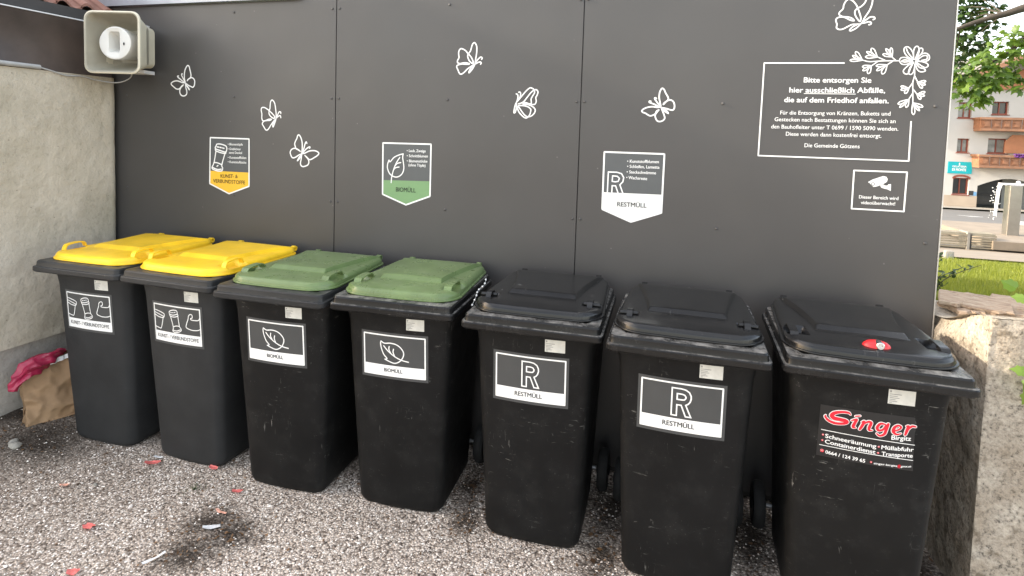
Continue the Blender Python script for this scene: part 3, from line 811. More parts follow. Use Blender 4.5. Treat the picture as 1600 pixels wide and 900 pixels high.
FLOWER_STROKES = [[(2.8605,2.1287),(2.8402,2.1401),(2.8258,2.1589),(2.823,2.1776),(2.834,2.1849),(2.8477,2.1754),(2.8588,2.1548),(2.8619,2.1325)],[(2.8568,2.1362),(2.839,2.1587),(2.8312,2.1775)],[(2.8619,2.1325),(2.86,2.1622),(2.8637,2.1808),(2.8731,2.1862),(2.8804,2.1732),(2.8786,2.1509),(2.867,2.1287)],[(2.8685,2.1306),(2.8765,2.1584),(2.8834,2.1768),(2.8933,2.1749),(2.8927,2.1582),(2.8793,2.1398)],[(2.8704,2.1268),(2.8853,2.1471),(2.9042,2.1562),(2.9193,2.1468),(2.9205,2.1283),(2.9033,2.1192),(2.8772,2.1231)],[(2.8769,2.1268),(2.8953,2.1433),(2.9114,2.145),(2.9123,2.1302),(2.8933,2.1248)],[(2.8708,2.1212),(2.8936,2.1192),(2.9135,2.1117),(2.9191,2.1006),(2.9083,2.0932),(2.8915,2.1025),(2.8709,2.1194)],[(2.8694,2.1175),(2.8855,2.0951),(2.9054,2.0876),(2.9092,2.0783),(2.8933,2.0746),(2.8797,2.084),(2.8682,2.1101)],[(2.863,2.1157),(2.8498,2.0915),(2.8463,2.0691),(2.8565,2.0635),(2.8655,2.0765),(2.8685,2.1064)],[(2.8612,2.1176),(2.8395,2.099),(2.8259,2.0803),(2.8317,2.0672),(2.8448,2.0672),(2.8531,2.0915),(2.8615,2.1138)],[(2.8576,2.1232),(2.8338,2.1364),(2.8141,2.1366),(2.8083,2.1235),(2.8192,2.1085),(2.8389,2.1084),(2.8578,2.1195)],[(2.8511,2.1232),(2.8279,2.1271),(2.8167,2.1216),(2.8285,2.1178),(2.8512,2.1206)],[(2.8067,2.1235),(2.7619,2.1238),(2.7218,2.1222),(2.6881,2.1205),(2.6605,2.1283)],[(2.7951,2.1236),(2.7775,2.1406)],[(2.7517,2.1258),(2.7206,2.1411)],[(2.782,2.1218),(2.7597,2.105)],[(2.7252,2.1221),(2.6995,2.1014)],[(2.8676,2.0952),(2.8699,2.0579),(2.8653,2.028),(2.8682,1.9831),(2.8711,1.9381)],[(2.8699,2.0579),(2.883,2.0318)],[(2.8653,2.028),(2.8506,2.0017)],[(2.8689,1.998),(2.8868,1.9739)],[(2.8668,1.9793),(2.8537,1.9529)],[(2.6606,2.1271),(2.6518,2.1474),(2.6428,2.1612),(2.6327,2.1647),(2.6337,2.1532),(2.6442,2.1406),(2.6606,2.1271)],[(2.6606,2.1271),(2.6443,2.1395),(2.6309,2.1473),(2.6217,2.1476),(2.6281,2.1397),(2.6419,2.1332),(2.6606,2.1271)],[(2.6606,2.1271),(2.6388,2.1311),(2.6219,2.1317),(2.6126,2.1267),(2.6226,2.1218),(2.6394,2.1228),(2.6606,2.1271)],[(2.7189,2.1411),(2.7126,2.1616),(2.705,2.1756),(2.6947,2.1792),(2.6941,2.1675),(2.7035,2.1548),(2.7189,2.1411)],[(2.7189,2.1411),(2.7015,2.155),(2.687,2.1638),(2.677,2.1642),(2.6838,2.1554),(2.6987,2.1479),(2.7189,2.1411)],[(2.7189,2.1411),(2.6982,2.146),(2.6821,2.1471),(2.6733,2.1415),(2.6828,2.1357),(2.6987,2.1365),(2.7189,2.1411)],[(2.7774,2.1414),(2.7787,2.1592),(2.7774,2.1728),(2.7717,2.1801),(2.7682,2.1719),(2.771,2.1584),(2.7774,2.1414)],[(2.7774,2.1414),(2.7686,2.1595),(2.7602,2.1723),(2.7519,2.1766),(2.7539,2.1667),(2.7633,2.1548),(2.7774,2.1414)],[(2.7774,2.1414),(2.7621,2.1505),(2.7498,2.1551),(2.7417,2.1522),(2.748,2.145),(2.7606,2.142),(2.7774,2.1414)],[(2.6978,2.1015),(2.682,2.1038),(2.6701,2.1033),(2.664,2.0978),(2.6715,2.0938),(2.6832,2.0958),(2.6978,2.1015)],[(2.6978,2.1015),(2.6819,2.0956),(2.6706,2.0889),(2.6668,2.0806),(2.6754,2.0807),(2.6859,2.0886),(2.6978,2.1015)],[(2.6978,2.1015),(2.6886,2.0881),(2.6843,2.0765),(2.688,2.0673),(2.6956,2.0717),(2.6981,2.0841),(2.6978,2.1015)],[(2.7597,2.105),(2.7405,2.1073),(2.7258,2.1068),(2.718,2.1014),(2.727,2.0974),(2.7415,2.0994),(2.7597,2.105)],[(2.7597,2.105),(2.7404,2.0975),(2.7265,2.0896),(2.721,2.0805),(2.731,2.0813),(2.7442,2.0905),(2.7597,2.105)],[(2.7597,2.105),(2.7474,2.0901),(2.7408,2.0768),(2.7438,2.0654),(2.7531,2.0698),(2.7577,2.0842),(2.7597,2.105)],[(2.8833,2.028),(2.8977,2.0272),(2.9085,2.0286),(2.9137,2.0337),(2.9068,2.0366),(2.8963,2.034),(2.8833,2.028)],[(2.8833,2.028),(2.8961,2.0206),(2.9064,2.0167),(2.9131,2.0188),(2.9078,2.0246),(2.8973,2.0272),(2.8833,2.028)],[(2.8833,2.028),(2.8893,2.0143),(2.8956,2.0053),(2.9027,2.0039),(2.9021,2.0121),(2.8948,2.02),(2.8833,2.028)],[(2.8506,2.0017),(2.8377,2.0091),(2.8272,2.013),(2.8204,2.0109),(2.8257,2.005),(2.8365,2.0025),(2.8506,2.0017)],[(2.8506,2.0017),(2.8368,2.0025),(2.8264,2.0011),(2.8214,1.9958),(2.8281,1.9929),(2.8382,1.9956),(2.8506,2.0017)],[(2.8506,2.0017),(2.8412,1.9953),(2.8358,1.9886),(2.8372,1.9809),(2.8439,1.9815),(2.848,1.9894),(2.8506,2.0017)],[(2.885,1.9757),(2.899,1.9776),(2.9092,1.981),(2.9135,1.9872),(2.9065,1.9888),(2.8967,1.9842),(2.885,1.9757)],[(2.885,1.9757),(2.8973,1.9699),(2.907,1.9674),(2.913,1.9704),(2.9078,1.9755),(2.8979,1.9767),(2.885,1.9757)],[(2.885,1.9757),(2.8885,1.9639),(2.893,1.9563),(2.8994,1.9553),(2.9,1.9625),(2.8944,1.9691),(2.885,1.9757)],[(2.8537,1.9529),(2.8341,1.9483),(2.8197,1.9423),(2.8137,1.9335),(2.8238,1.9325),(2.8375,1.9401),(2.8537,1.9529)],[(2.8537,1.9529),(2.837,1.9401),(2.8252,1.9285),(2.8213,1.9185),(2.8304,1.9223),(2.8413,1.9348),(2.8537,1.9529)],[(2.8537,1.9529),(2.8463,1.939),(2.8428,1.9274),(2.846,1.9189),(2.8524,1.924),(2.8543,1.9362),(2.8537,1.9529)],[(2.8711,1.9381),(2.8873,1.9266),(2.9006,1.9201),(2.9096,1.9218),(2.9033,1.9299),(2.8896,1.9348),(2.8711,1.9381)],[(2.8711,1.9381),(2.8809,1.9208),(2.8898,1.9087),(2.8977,1.9047),(2.895,1.9141),(2.8853,1.9253),(2.8711,1.9381)],[(2.8711,1.9381),(2.8685,1.915),(2.8693,1.8972),(2.876,1.8874),(2.8807,1.8979),(2.8781,1.9156),(2.8711,1.9381)]]
NOTICE_FRAME = [(2.5897, 2.1148), (2.2545, 2.1167), (2.2512, 1.6815), (2.8716, 1.6816), (2.8698, 1.8558)]
NOTICE_TEXT = [('Bitte entsorgen Sie', (2.4285, 2.027), (2.7032, 2.0265), 0.025, 1), ('hier ausschließlich Abfälle,', (2.3697, 1.9804), (2.7604, 1.9816), 0.0252, 1), ('die auf dem Friedhof anfallen.', (2.3505, 1.9353), (2.7775, 1.9356), 0.0253, 1), ('Für die Entsorgung von Kränzen, Buketts und', (2.3365, 1.8776), (2.788, 1.8809), 0.0192, 0), ('Gestecken nach Bestattungen können Sie sich an', (2.3137, 1.846), (2.8104, 1.848), 0.0193, 0), ('den Bauhofleiter unter T 0699 / 1590 5090 wenden.', (2.3009, 1.8117), (2.8228, 1.8145), 0.0193, 0), ('Diese werden dann kostenfrei entsorgt.', (2.3658, 1.7795), (2.7585, 1.7813), 0.0191, 0), ('Die Gemeinde Götzens', (2.4479, 1.7286), (2.6748, 1.731), 0.019, 0)]
NOTICE_UNDERLINE = [(2.4314, 1.9759), (2.6445, 1.9752)]
WALL_SIGNS = {
 'residual': dict(outline=[(1.524, 1.6716), (1.8207, 1.6722), (1.8189, 1.3782), (1.6717, 1.3226), (1.5246, 1.3782)], div=[(1.5256, 1.4619), (1.8149, 1.4657)], text=[('• Kunststoffblumen', (1.6407, 1.6221), (1.7953, 1.6257), 0.0164, 1), ('• Schleifen, Lametta', (1.6418, 1.5963), (1.7994, 1.5983), 0.0164, 1), ('• Steckschwämme', (1.6408, 1.5682), (1.7842, 1.5695), 0.0163, 1), ('• Wachsreste', (1.6399, 1.54), (1.7423, 1.5387), 0.0164, 1)], name=[('RESTMÜLL', (1.6001, 1.3985), (1.7451, 1.4), 0.0218, 0)], icon=[[(1.5477, 1.4631), (1.5485, 1.5703), (1.5916, 1.571), (1.6154, 1.5648), (1.6269, 1.5458), (1.6235, 1.524), (1.6092, 1.508), (1.626, 1.4655)], [(1.5699, 1.5234), (1.5709, 1.5517), (1.5946, 1.5507), (1.6057, 1.5404), (1.5999, 1.5249), (1.585, 1.522), (1.5699, 1.5234)], [(1.5702, 1.4644), (1.5708, 1.5016), (1.588, 1.5017), (1.6025, 1.4641)]], smooth=0),
 'organic': dict(outline=[(0.2661, 1.6758), (0.5639, 1.6785), (0.5642, 1.3875), (0.4172, 1.3302), (0.2689, 1.3824)], div=[(0.2734, 1.4637), (0.5637, 1.4713)], text=[('• Laub, Zweige', (0.4171, 1.6303), (0.5324, 1.6322), 0.0163, 1), ('• Schnittblumen', (0.4177, 1.6014), (0.546, 1.6041), 0.0164, 1), ('• Blumenstöcke', (0.4184, 1.5725), (0.5441, 1.5755), 0.0164, 1), ('(ohne Töpfe)', (0.4294, 1.5503), (0.5333, 1.5511), 0.0164, 1)], name=[('BIOMÜLL', (0.3536, 1.4029), (0.476, 1.4041), 0.0244, 0)], icon=[[(0.3951, 1.6184), (0.3697, 1.6116), (0.3378, 1.5958), (0.3141, 1.5705), (0.3069, 1.58)], [(0.3069, 1.58), (0.2982, 1.5552), (0.2987, 1.5309), (0.3128, 1.5023), (0.34, 1.4865), (0.3669, 1.4879), (0.3905, 1.506), (0.4006, 1.5355), (0.3972, 1.5692), (0.3923, 1.598), (0.3951, 1.6184)], [(0.323, 1.4515), (0.3265, 1.4883), (0.3391, 1.5327), (0.3545, 1.5674), (0.3742, 1.5973)], [(0.3442, 1.5475), (0.36, 1.5628), (0.3812, 1.5685)], [(0.3366, 1.5253), (0.3498, 1.5381), (0.3711, 1.5429)]], smooth=1),
 'plastic': dict(outline=[(-0.944, 1.6697), (-0.6514, 1.6699), (-0.6505, 1.3778), (-0.8003, 1.323), (-0.9494, 1.379)], div=[(-0.9444, 1.461), (-0.6508, 1.4626)], text=[('• Blumentöpfe', (-0.8094, 1.6261), (-0.6977, 1.6275), 0.0155, 1), ('• Grablichter', (-0.8093, 1.5968), (-0.7123, 1.5979), 0.0156, 1), ('samt Deckel', (-0.8004, 1.5742), (-0.7034, 1.5755), 0.0156, 1), ('• Kunststofffolien', (-0.8093, 1.5431), (-0.6714, 1.5463), 0.0157, 1), ('• Kunststoffsäcke', (-0.8093, 1.5162), (-0.6713, 1.5173), 0.0157, 1)], name=[('KUNST- &', (-0.8648, 1.4204), (-0.7354, 1.4244), 0.0222, 0), ('VERBUNDSTOFFE', (-0.9221, 1.3878), (-0.6797, 1.3884), 0.0223, 0)], icon=[[(-0.8899, 1.6307), (-0.8569, 1.6303), (-0.82, 1.6169), (-0.8242, 1.5841), (-0.8629, 1.59), (-0.9037, 1.6022), (-0.8977, 1.6206), (-0.8899, 1.6307)], [(-0.9037, 1.6022), (-0.9001, 1.5886), (-0.8629, 1.5777), (-0.8272, 1.5742), (-0.8242, 1.5841)], [(-0.8989, 1.5886), (-0.9141, 1.5142), (-0.9292, 1.484), (-0.9232, 1.4719), (-0.887, 1.4622), (-0.854, 1.4652), (-0.848, 1.4827), (-0.854, 1.5021), (-0.8301, 1.5741)], [(-0.9141, 1.5142), (-0.887, 1.5129), (-0.854, 1.5021)], [(-0.9232, 1.4818), (-0.887, 1.4711), (-0.857, 1.4749)], [(-0.8899, 1.6135), (-0.8749, 1.6116)], [(-0.8671, 1.6109), (-0.857, 1.6088)], [(-0.848, 1.6076), (-0.8361, 1.6056)], [(-0.89, 1.4907), (-0.8822, 1.4969)]], smooth=1),
}
CAMERA_SIGN = dict(frame=[(2.6588, 1.6297), (2.8687, 1.6311), (2.8674, 1.4552), (2.6591, 1.4548)], body=[(2.7174, 1.5791), (2.7358, 1.5922), (2.7771, 1.6099), (2.7899, 1.6069), (2.7958, 1.5964), (2.7924, 1.5842), (2.7793, 1.5739), (2.7547, 1.5617), (2.7421, 1.5586), (2.732, 1.5665), (2.7262, 1.5747)], mount=[(2.7681, 1.568), (2.7811, 1.572), (2.7839, 1.5674), (2.7966, 1.5676), (2.7993, 1.5737), (2.8097, 1.5755), (2.8106, 1.5443), (2.7976, 1.5508), (2.7762, 1.5556), (2.7707, 1.5594)], lens=(2.7385, 1.5722), line=[(2.7541, 1.5713), (2.7927, 1.5963)], text=[('Dieser Bereich wird', (2.6865, 1.5036), (2.8424, 1.5052), 0.0158, 1), ('videoüberwacht!', (2.6956, 1.478), (2.8314, 1.4805), 0.0158, 1)])
BIN_LEAF = [[(-0.0748,0.794),(-0.0578,0.7858),(-0.0302,0.7891),(-0.003,0.7856),(0.0171,0.7745),(0.0319,0.756),(0.033,0.7375),(0.0221,0.7158),(0.0046,0.7017),(-0.0127,0.6971),(-0.0332,0.702),(-0.0571,0.711)],[(-0.0571,0.711),(-0.0466,0.7157),(-0.0615,0.7326),(-0.0727,0.7585),(-0.077,0.7818),(-0.0748,0.794)],[(-0.0617,0.7735),(-0.0418,0.7521),(-0.0116,0.7303),(0.0221,0.7158),(0.056,0.7099)],[(-0.0349,0.7733),(-0.0364,0.7595),(-0.0284,0.7435)],[(-0.014,0.7629),(-0.0162,0.7484),(-0.0098,0.7322)]]
BIN_PLASTICS = [[(-0.1782,0.8),(-0.1471,0.7953),(-0.1168,0.7863),(-0.1127,0.7783),(-0.1199,0.7645),(-0.1515,0.7647),(-0.18,0.7754)],[(-0.1783,0.7871),(-0.1494,0.7793),(-0.1173,0.7706)],[(-0.1216,0.7643),(-0.138,0.7106),(-0.1527,0.7066),(-0.1803,0.7121)],[(-0.0766,0.7999),(-0.065,0.8084),(-0.0437,0.8133),(-0.0269,0.8104),(-0.0236,0.7967),(-0.0216,0.7857),(-0.0451,0.777),(-0.0692,0.7782),(-0.0735,0.7847),(-0.0766,0.7999)],[(-0.0731,0.7876),(-0.0508,0.7862),(-0.0237,0.7953)],[(-0.0692,0.7782),(-0.0557,0.7245),(-0.0602,0.7039),(-0.049,0.6969),(-0.0243,0.7003),(-0.0057,0.7114),(-0.0077,0.7225),(-0.0149,0.7328),(-0.0216,0.7857)],[(-0.0557,0.7245),(-0.0375,0.7312),(-0.0149,0.7328)],[(-0.0563,0.7073),(-0.0339,0.7061),(-0.0104,0.715)],[(-0.0666,0.7969),(-0.0613,0.7982)],[(-0.0542,0.799),(-0.049,0.7997)],[(-0.0418,0.8017),(-0.0365,0.803)],[(0.1139,0.8003),(0.1045,0.7782),(0.0839,0.7741),(0.0604,0.7752),(0.0579,0.7819),(0.0669,0.7859),(0.0669,0.7999),(0.0572,0.8028),(0.046,0.7944),(0.0421,0.7771),(0.0322,0.7533),(0.0279,0.7329),(0.0472,0.7243),(0.0671,0.7213),(0.0944,0.7237),(0.1086,0.7298)]]
SCRIPT_NAME = [[(-0.0556,0.8068,0.0027),(-0.0625,0.8133,0.0075),(-0.0836,0.812,0.0088),(-0.1043,0.8039,0.0116),(-0.1123,0.7928,0.0136),(-0.1045,0.7847,0.0143),(-0.0847,0.7832,0.0136),(-0.0687,0.7819,0.0129),(-0.0647,0.777,0.0102),(-0.0765,0.77,0.0088),(-0.1012,0.767,0.0095),(-0.1214,0.7728,0.0088),(-0.132,0.7839,0.0068),(-0.1311,0.7902,0.0034)],[(-0.0514,0.7869,0.0041),(-0.0363,0.7941,0.0075),(-0.0404,0.7816,0.0095),(-0.045,0.7648,0.0095),(-0.037,0.7628,0.0034)],[(-0.04,0.805,0.0048),(-0.0271,0.8087,0.0048)],[(-0.02,0.7877,0.0041),(-0.0132,0.7898,0.0088),(-0.0187,0.7729,0.0095),(-0.0245,0.7601,0.0075)],[(-0.0143,0.7823,0.0054),(-0.0013,0.7921,0.0075),(0.008,0.7896,0.0095),(0.0034,0.7707,0.0095),(0.0042,0.7622,0.0068),(0.0135,0.7632,0.0034)],[(0.0504,0.7917,0.0054),(0.0366,0.792,0.0082),(0.0277,0.7775,0.0095),(0.0321,0.7668,0.0088),(0.0453,0.7724,0.0068),(0.054,0.789,0.0068)],[(0.0597,0.7943,0.0082),(0.0549,0.7721,0.0095),(0.0503,0.7562,0.0088),(0.0373,0.7481,0.0068),(0.0281,0.754,0.0048)],[(0.0778,0.7714,0.0048),(0.0938,0.7805,0.0061),(0.0987,0.7899,0.0061),(0.0892,0.794,0.0068),(0.0789,0.7844,0.0095),(0.0769,0.77,0.0102),(0.0872,0.7614,0.0068),(0.1003,0.7665,0.0034)],[(0.1142,0.7954,0.0034),(0.1203,0.7953,0.0088),(0.1166,0.7777,0.0095),(0.1133,0.764,0.0068)],[(0.1219,0.786,0.0048),(0.1307,0.7974,0.0075),(0.1414,0.7973,0.0061)]]
AD_TEXT = [('Birgitz', (0.0741, 0.7395), (0.1327, 0.7441), 0.0176, 1), ('Schneeräumung', (-0.1268, 0.7059), (0.0307, 0.6997), 0.0165, 1), ('Müllabfuhr', (0.047, 0.6996), (0.1439, 0.7059), 0.0161, 1), ('Containerdienst', (-0.1262, 0.6847), (0.03, 0.6778), 0.0166, 1), ('Transporte', (0.0492, 0.6762), (0.1428, 0.6838), 0.0161, 1), ('0664 / 124 39 65', (-0.122, 0.6469), (0.0013, 0.6398), 0.014, 1), ('singer-birgitz', (0.0282, 0.6403), (0.1004, 0.6428), 0.0077, 1), ('gmx.at', (0.1106, 0.6433), (0.1423, 0.6485), 0.0076, 1)]
AD_AT = [('@', (0.1012, 0.6421), (0.11, 0.6427), 0.0102, 1)]
AD_LINES = [[(-0.1417, 0.7338), (0.1458, 0.7302)], [(-0.1433, 0.6759), (0.1454, 0.6741)]]
AD_DOTS = [(-0.1344, 0.7154, 0.0035), (0.0384, 0.7065, 0.0035), (-0.1349, 0.6941, 0.0035), (0.0381, 0.6838, 0.0035), (-0.1329, 0.6549, 0.006), (0.0196, 0.6459, 0.0035)]
AD_BOARD = [(-0.1491, 0.8265), (0.1392, 0.8284), (0.1487, 0.6348), (-0.1503, 0.6343)]

# ================================================================== SETTING
def smoothstep(a, b, x):
    t = max(0.0, min(1.0, (x - a) / (b - a)))
    return t * t * (3 - 2 * t)

def terrain(x, y):
    """height of the land behind the retaining wall"""
    if y < 0.16:
        return -0.03
    z = 1.0 - 0.13 * min(y, 16.0)
    if y > 21:
        z -= (min(y, 49) - 21) * 0.0595
    if y > 60:
        z += (y - 60) * 0.03
    return z

def build_ground():
    xs = sorted(set([-150, -80, -40, -20, -12, -8, -6, -4, -3, -1.9, -1, 0, 1, 2, 3, 3.1] + [3.1 + 0.45 * i for i in range(1, 40)] + [24, 28, 32, 40, 60, 100, 160]))
    ys = sorted(set([-150, -60, -20, -10, -7, -3, -1, 0.10, 0.155, 0.165] + [0.165 + 0.4 * i for i in range(1, 52)] + [22, 24, 28, 32, 38, 44, 49, 52, 60, 80, 120, 200]))
    vs = [(x, y, terrain(x, y) + (0.012 * noise.noise(Vector((x * 1.7, y * 1.7, 3))) if y > 0.2 else 0)) for y in ys for x in xs]
    nx = len(xs)
    fs, mi = [], []
    for j in range(len(ys) - 1):
        for i in range(nx - 1):
            fs.append((j * nx + i, j * nx + i + 1, (j + 1) * nx + i + 1, (j + 1) * nx + i))
            mi.append(1 if ys[j] < 0.15 else 0)
    me = bpy.data.meshes.new('ground')
    me.from_pydata(vs, [], fs)
    me.materials.append(M['lawn'])
    me.materials.append(M['earth'])
    me.polygons.foreach_set('material_index', mi)
    tag(link('ground', me), kind='structure')

def gravel_z(x, y):
    z = -0.006 + 0.006 * noise.noise(Vector((x * 2.1, y * 2.1, 0.0))) + 0.0035 * noise.noise(Vector((x * 9, y * 9, 5.0)))
    z = min(z, -0.0005)
    z += 0.085 * smoothstep(-1.15, -1.70, x)
    for (cx, cy, r, h) in ((0.0, -0.98, 0.15, 0.014), (0.04, -1.14, 0.14, 0.010)):
        d = math.hypot(x - cx, y - cy) / r
        z += h * math.exp(-d * d * 1.6) * (0.7 + 0.6 * noise.noise(Vector((x * 25, y * 25, 1))))
    return z

def build_gravel():
    xs = [-2.2 + 0.05 * i for i in range(int(5.35 / 0.05) + 1)]
    ys = [-6.0 + 0.5 * i for i in range(8)] + [-2.0 + 0.05 * i for i in range(43)]
    nx = len(xs)
    vs = [(x, y, gravel_z(x, y)) for y in ys for x in xs]
    fs = [(j * nx + i, j * nx + i + 1, (j + 1) * nx + i + 1, (j + 1) * nx + i) for j in range(len(ys) - 1) for i in range(nx - 1)]
    me = bpy.data.meshes.new('gravel_yard')
    me.from_pydata(vs, [], fs)
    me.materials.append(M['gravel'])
    me.polygons.foreach_set('use_smooth', [True] * len(fs))
    tag(link('gravel_yard', me), kind='structure')

def build_pebbles():
    rng = np.random.default_rng(7)
    N = 58000
    px = rng.uniform(-1.72, 2.95, N)
    py = -1.95 + 1.95 * rng.random(N)
    keep = np.ones(N, bool)
    keep &= py < -0.02
    for (x, y, r, st) in SOIL:
        d = np.hypot((px - x) / (r * st), (py - y) / r)
        keep &= ~((d < 1.0) & (rng.random(N) < 0.75))
    keep &= ~((rng.random(N) < 0.55 * np.clip((-0.3 - px) / 1.0, 0, 1)))
    px, py = px[keep], py[keep]
    N = len(px)
    rad = 0.0030 + 0.0036 * rng.random(N) ** 2.5 + (rng.random(N) < 0.015) * 0.0035
    base = np.array([(1, 0, 0), (0.2, 0.95, 0.1), (-0.9, 0.35, 0), (-0.6, -0.8, 0.1), (0.5, -0.85, 0), (0.05, 0.05, 0.9), (0.4, 0.2, 0.75)])
    tri = [(0, 1, 6), (1, 5, 6), (6, 5, 0), (1, 2, 5), (2, 3, 5), (3, 4, 5), (4, 0, 5)]
    nb, nt = len(base), len(tri)
    ang = rng.uniform(0, 2 * np.pi, N)
    el = rng.uniform(0.6, 1.0, N)
    hz = rng.uniform(0.55, 1.1, N)
    jit = 1 + 0.25 * rng.standard_normal((N, nb))
    X = base[None, :, 0] * jit * rad[:, None]
    Y = base[None, :, 1] * jit * rad[:, None] * el[:, None]
    Z = base[None, :, 2] * rad[:, None] * hz[:, None]
    ca, sa = np.cos(ang)[:, None], np.sin(ang)[:, None]
    z0 = np.array([gravel_z(a, b) for a, b in zip(px, py)])
    V = np.stack([px[:, None] + X * ca - Y * sa, py[:, None] + X * sa + Y * ca, z0[:, None] + Z - 0.0004], -1).reshape(-1, 3)
    Fc = (np.array(tri)[None] + (np.arange(N) * nb)[:, None, None]).reshape(-1)
    me = bpy.data.meshes.new('gravel_stones')
    me.vertices.add(len(V)); me.vertices.foreach_set('co', V.ravel())
    me.loops.add(len(Fc)); me.loops.foreach_set('vertex_index', Fc.astype(np.int32))
    me.polygons.add(N * nt)
    me.polygons.foreach_set('loop_start', np.arange(0, len(Fc), 3, dtype=np.int32))
    me.polygons.foreach_set('loop_total', np.full(N * nt, 3, dtype=np.int32))
    me.update(calc_edges=True)
    me.materials.append(M['pebble'])
    tag(link('gravel', me), kind='stuff')

def build_litter():
    """brown leaf bits, bud scales and grit gathered along the bins and the wall foot"""
    rg = random.Random(17)
    mb = MB()
    for _ in range(1500):
        k = rg.random()
        if k < 0.45:
            s_ = rg.choice(SOIL)
            x, y = s_[0] + rg.gauss(0, s_[2] * s_[3] * 0.6), s_[1] + rg.gauss(0, s_[2] * 0.6)
        elif k < 0.75:
            x, y = rg.uniform(-1.6, 2.9), -0.62 - abs(rg.gauss(0, 0.10)) + rg.uniform(0, 0.5)
        elif k < 0.88:
            x, y = -1.68 + abs(rg.gauss(0, 0.25)), rg.uniform(-1.6, -0.4)
        else:
            x, y = rg.uniform(-1.6, 2.8), rg.uniform(-1.9, -0.5)
        if x < -1.68 or y > -0.02: continue
        L_ = rg.uniform(0.003, 0.010) * (1.8 if rg.random() < 0.06 else 1)
        a, w = rg.uniform(0, 6.28), rg.uniform(0.25, 0.8)
        c, s2 = math.cos(a), math.sin(a)
        z = gravel_z(x, y) + 0.004
        pts = [(-L_, 0, 0), (0, L_ * w, rg.uniform(0, .004)), (L_, 0, rg.uniform(0, .006)), (0, -L_ * w, rg.uniform(0, .004))]
        mb.add([(x + px_ * c - py_ * s2, y + px_ * s2 + py_ * c, z + pz_) for px_, py_, pz_ in pts], [(0, 1, 2), (0, 2, 3)])
    tag(mb.build('leaf_litter', M['litter']), kind='stuff')

build_ground()
build_gravel()
build_litter()
build_pebbles()

def build_grass():
    rng = random.Random(3)
    mb = MB()
    for _ in range(16000):
        y = 0.32 + 6.8 * rng.random() ** 1.5
        t = (y + 2.965) / 0.921
        x = 1.9 + t * rng.uniform(0.33, 0.47)
        if x < 3.03: continue
        z = terrain(x, y)
        h = rng.uniform(0.025, 0.06) * (1 + 0.06 * y)
        a = rng.uniform(0, 6.28); w = 0.0022 * (1 + 0.25 * y)
        lx, ly = rng.uniform(-.02, .02), rng.uniform(-.02, .02)
        mb.add([(x - w * math.cos(a), y - w * math.sin(a), z - 0.015), (x + w * math.cos(a), y + w * math.sin(a), z - 0.015), (x + lx, y + ly, z + h)], [(0, 1, 2)])
    tag(mb.build('grass', M['blade']), kind='stuff')
build_grass()

# paved square, road and pavement beyond the lawn
def sheet(name, x0, x1, y0, y1, dz, mat, n=12):
    vs, fs = [], []
    for j in range(n + 1):
        y = y0 + (y1 - y0) * j / n
        for x in (x0, x1):
            vs.append((x, y, terrain(x, y) + dz))
    for j in range(n):
        fs.append((2 * j, 2 * j + 1, 2 * j + 3, 2 * j + 2))
    me = bpy.data.meshes.new(name)
    me.from_pydata(vs, [], fs)
    me.materials.append(mat)
    return link(name, me)
tag(sheet('path', -10, 40, 8.3, 21.2, 0.03, M['pavers'], 26), kind='structure')
tag(sheet('road', -60, 90, 22.0, 44.0, 0.02, M['asphalt'], 24), kind='structure')
tag(sheet('pavement', -60, 90, 44.0, 49.0, 0.14, M['concrete'], 10), kind='structure')
kb = MB(); kb.box(-60, 90, 21.2, 22.0, terrain(0, 21.6) - 0.2, terrain(0, 21.6) + 0.12)
tag(kb.build('kerb', M['concrete']), kind='structure')
def mark(x0, y0, x1, y1, w):
    d = Vector((x1 - x0, y1 - y0)).normalized(); nn = Vector((-d.y, d.x)) * w / 2
    q = MB(); N = 8; vs = []
    for k in range(N + 1):
        x, y = x0 + (x1 - x0) * k / N, y0 + (y1 - y0) * k / N
        vs += [(x + nn.x, y + nn.y, terrain(0, y + nn.y) + 0.026), (x - nn.x, y - nn.y, terrain(0, y - nn.y) + 0.026)]
    return q.add(vs, [(2 * k, 2 * k + 1, 2 * k + 3, 2 * k + 2) for k in range(N)])
q = mark(10, 26.0, 16.0, 25.6, 0.22)
q.f += [tuple(i + len(q.v) for i in f) for f in mark(0, 0, 1, 1, .1).f]; q.v += mark(14.2, 22.6, 17.6, 30.5, 0.5).v
for seg in ((16.6, 33.0, 17.4, 33.4, .3), (17.4, 33.4, 16.6, 34.2, .3)):
    w_ = mark(*seg); k = len(q.v); q.v += w_.v; q.f += [tuple(i + k for i in f) for f in w_.f]
tag(q.build('road_markings', M['road_paint']), kind='structure')

# ================================================================== PANEL WALL
def surf_wall(x, z, o):
    return (x, -o, z)

wall = thing('panel_wall', 'tall dark grey wall of riveted panels behind the row of bins', 'wall', (0.66, 0.02, 0))
def panel_obj(x0, x1):
    mb = MB().box(x0, x1, 0.0, 0.012, 0.03, 2.50)
    o = mb.build('panel', M['panel'], wall, bevel=0.0015)
    o.location = (-0.66, -0.02, 0)
    return o
P1, P2, P3 = panel_obj(-1.78, -0.0495), panel_obj(-0.0455, 1.3911), panel_obj(1.3951, 3.009)
back = MB().box(-1.78, 3.0, 0.016, 0.075, 0.0, 2.495).build('substructure', M['soffit'], wall)
back.location = (-0.66, -0.02, 0)
edge = MB().box(3.0105, 3.0150, -0.002, 0.075, 0.03, 2.50).build('edge_trim', M['alu'], wall)
edge.location = (-0.66, -0.02, 0)
rv = MB()
rv.loft([[(r_ * math.cos(t), -y_, r_ * math.sin(t)) for t in [2 * math.pi * k / 12 for k in range(12)]] for r_, y_ in ((0.0072, 0.0), (0.0070, 0.0018), (0.0052, 0.0042), (0.002, 0.0050))], False, True)
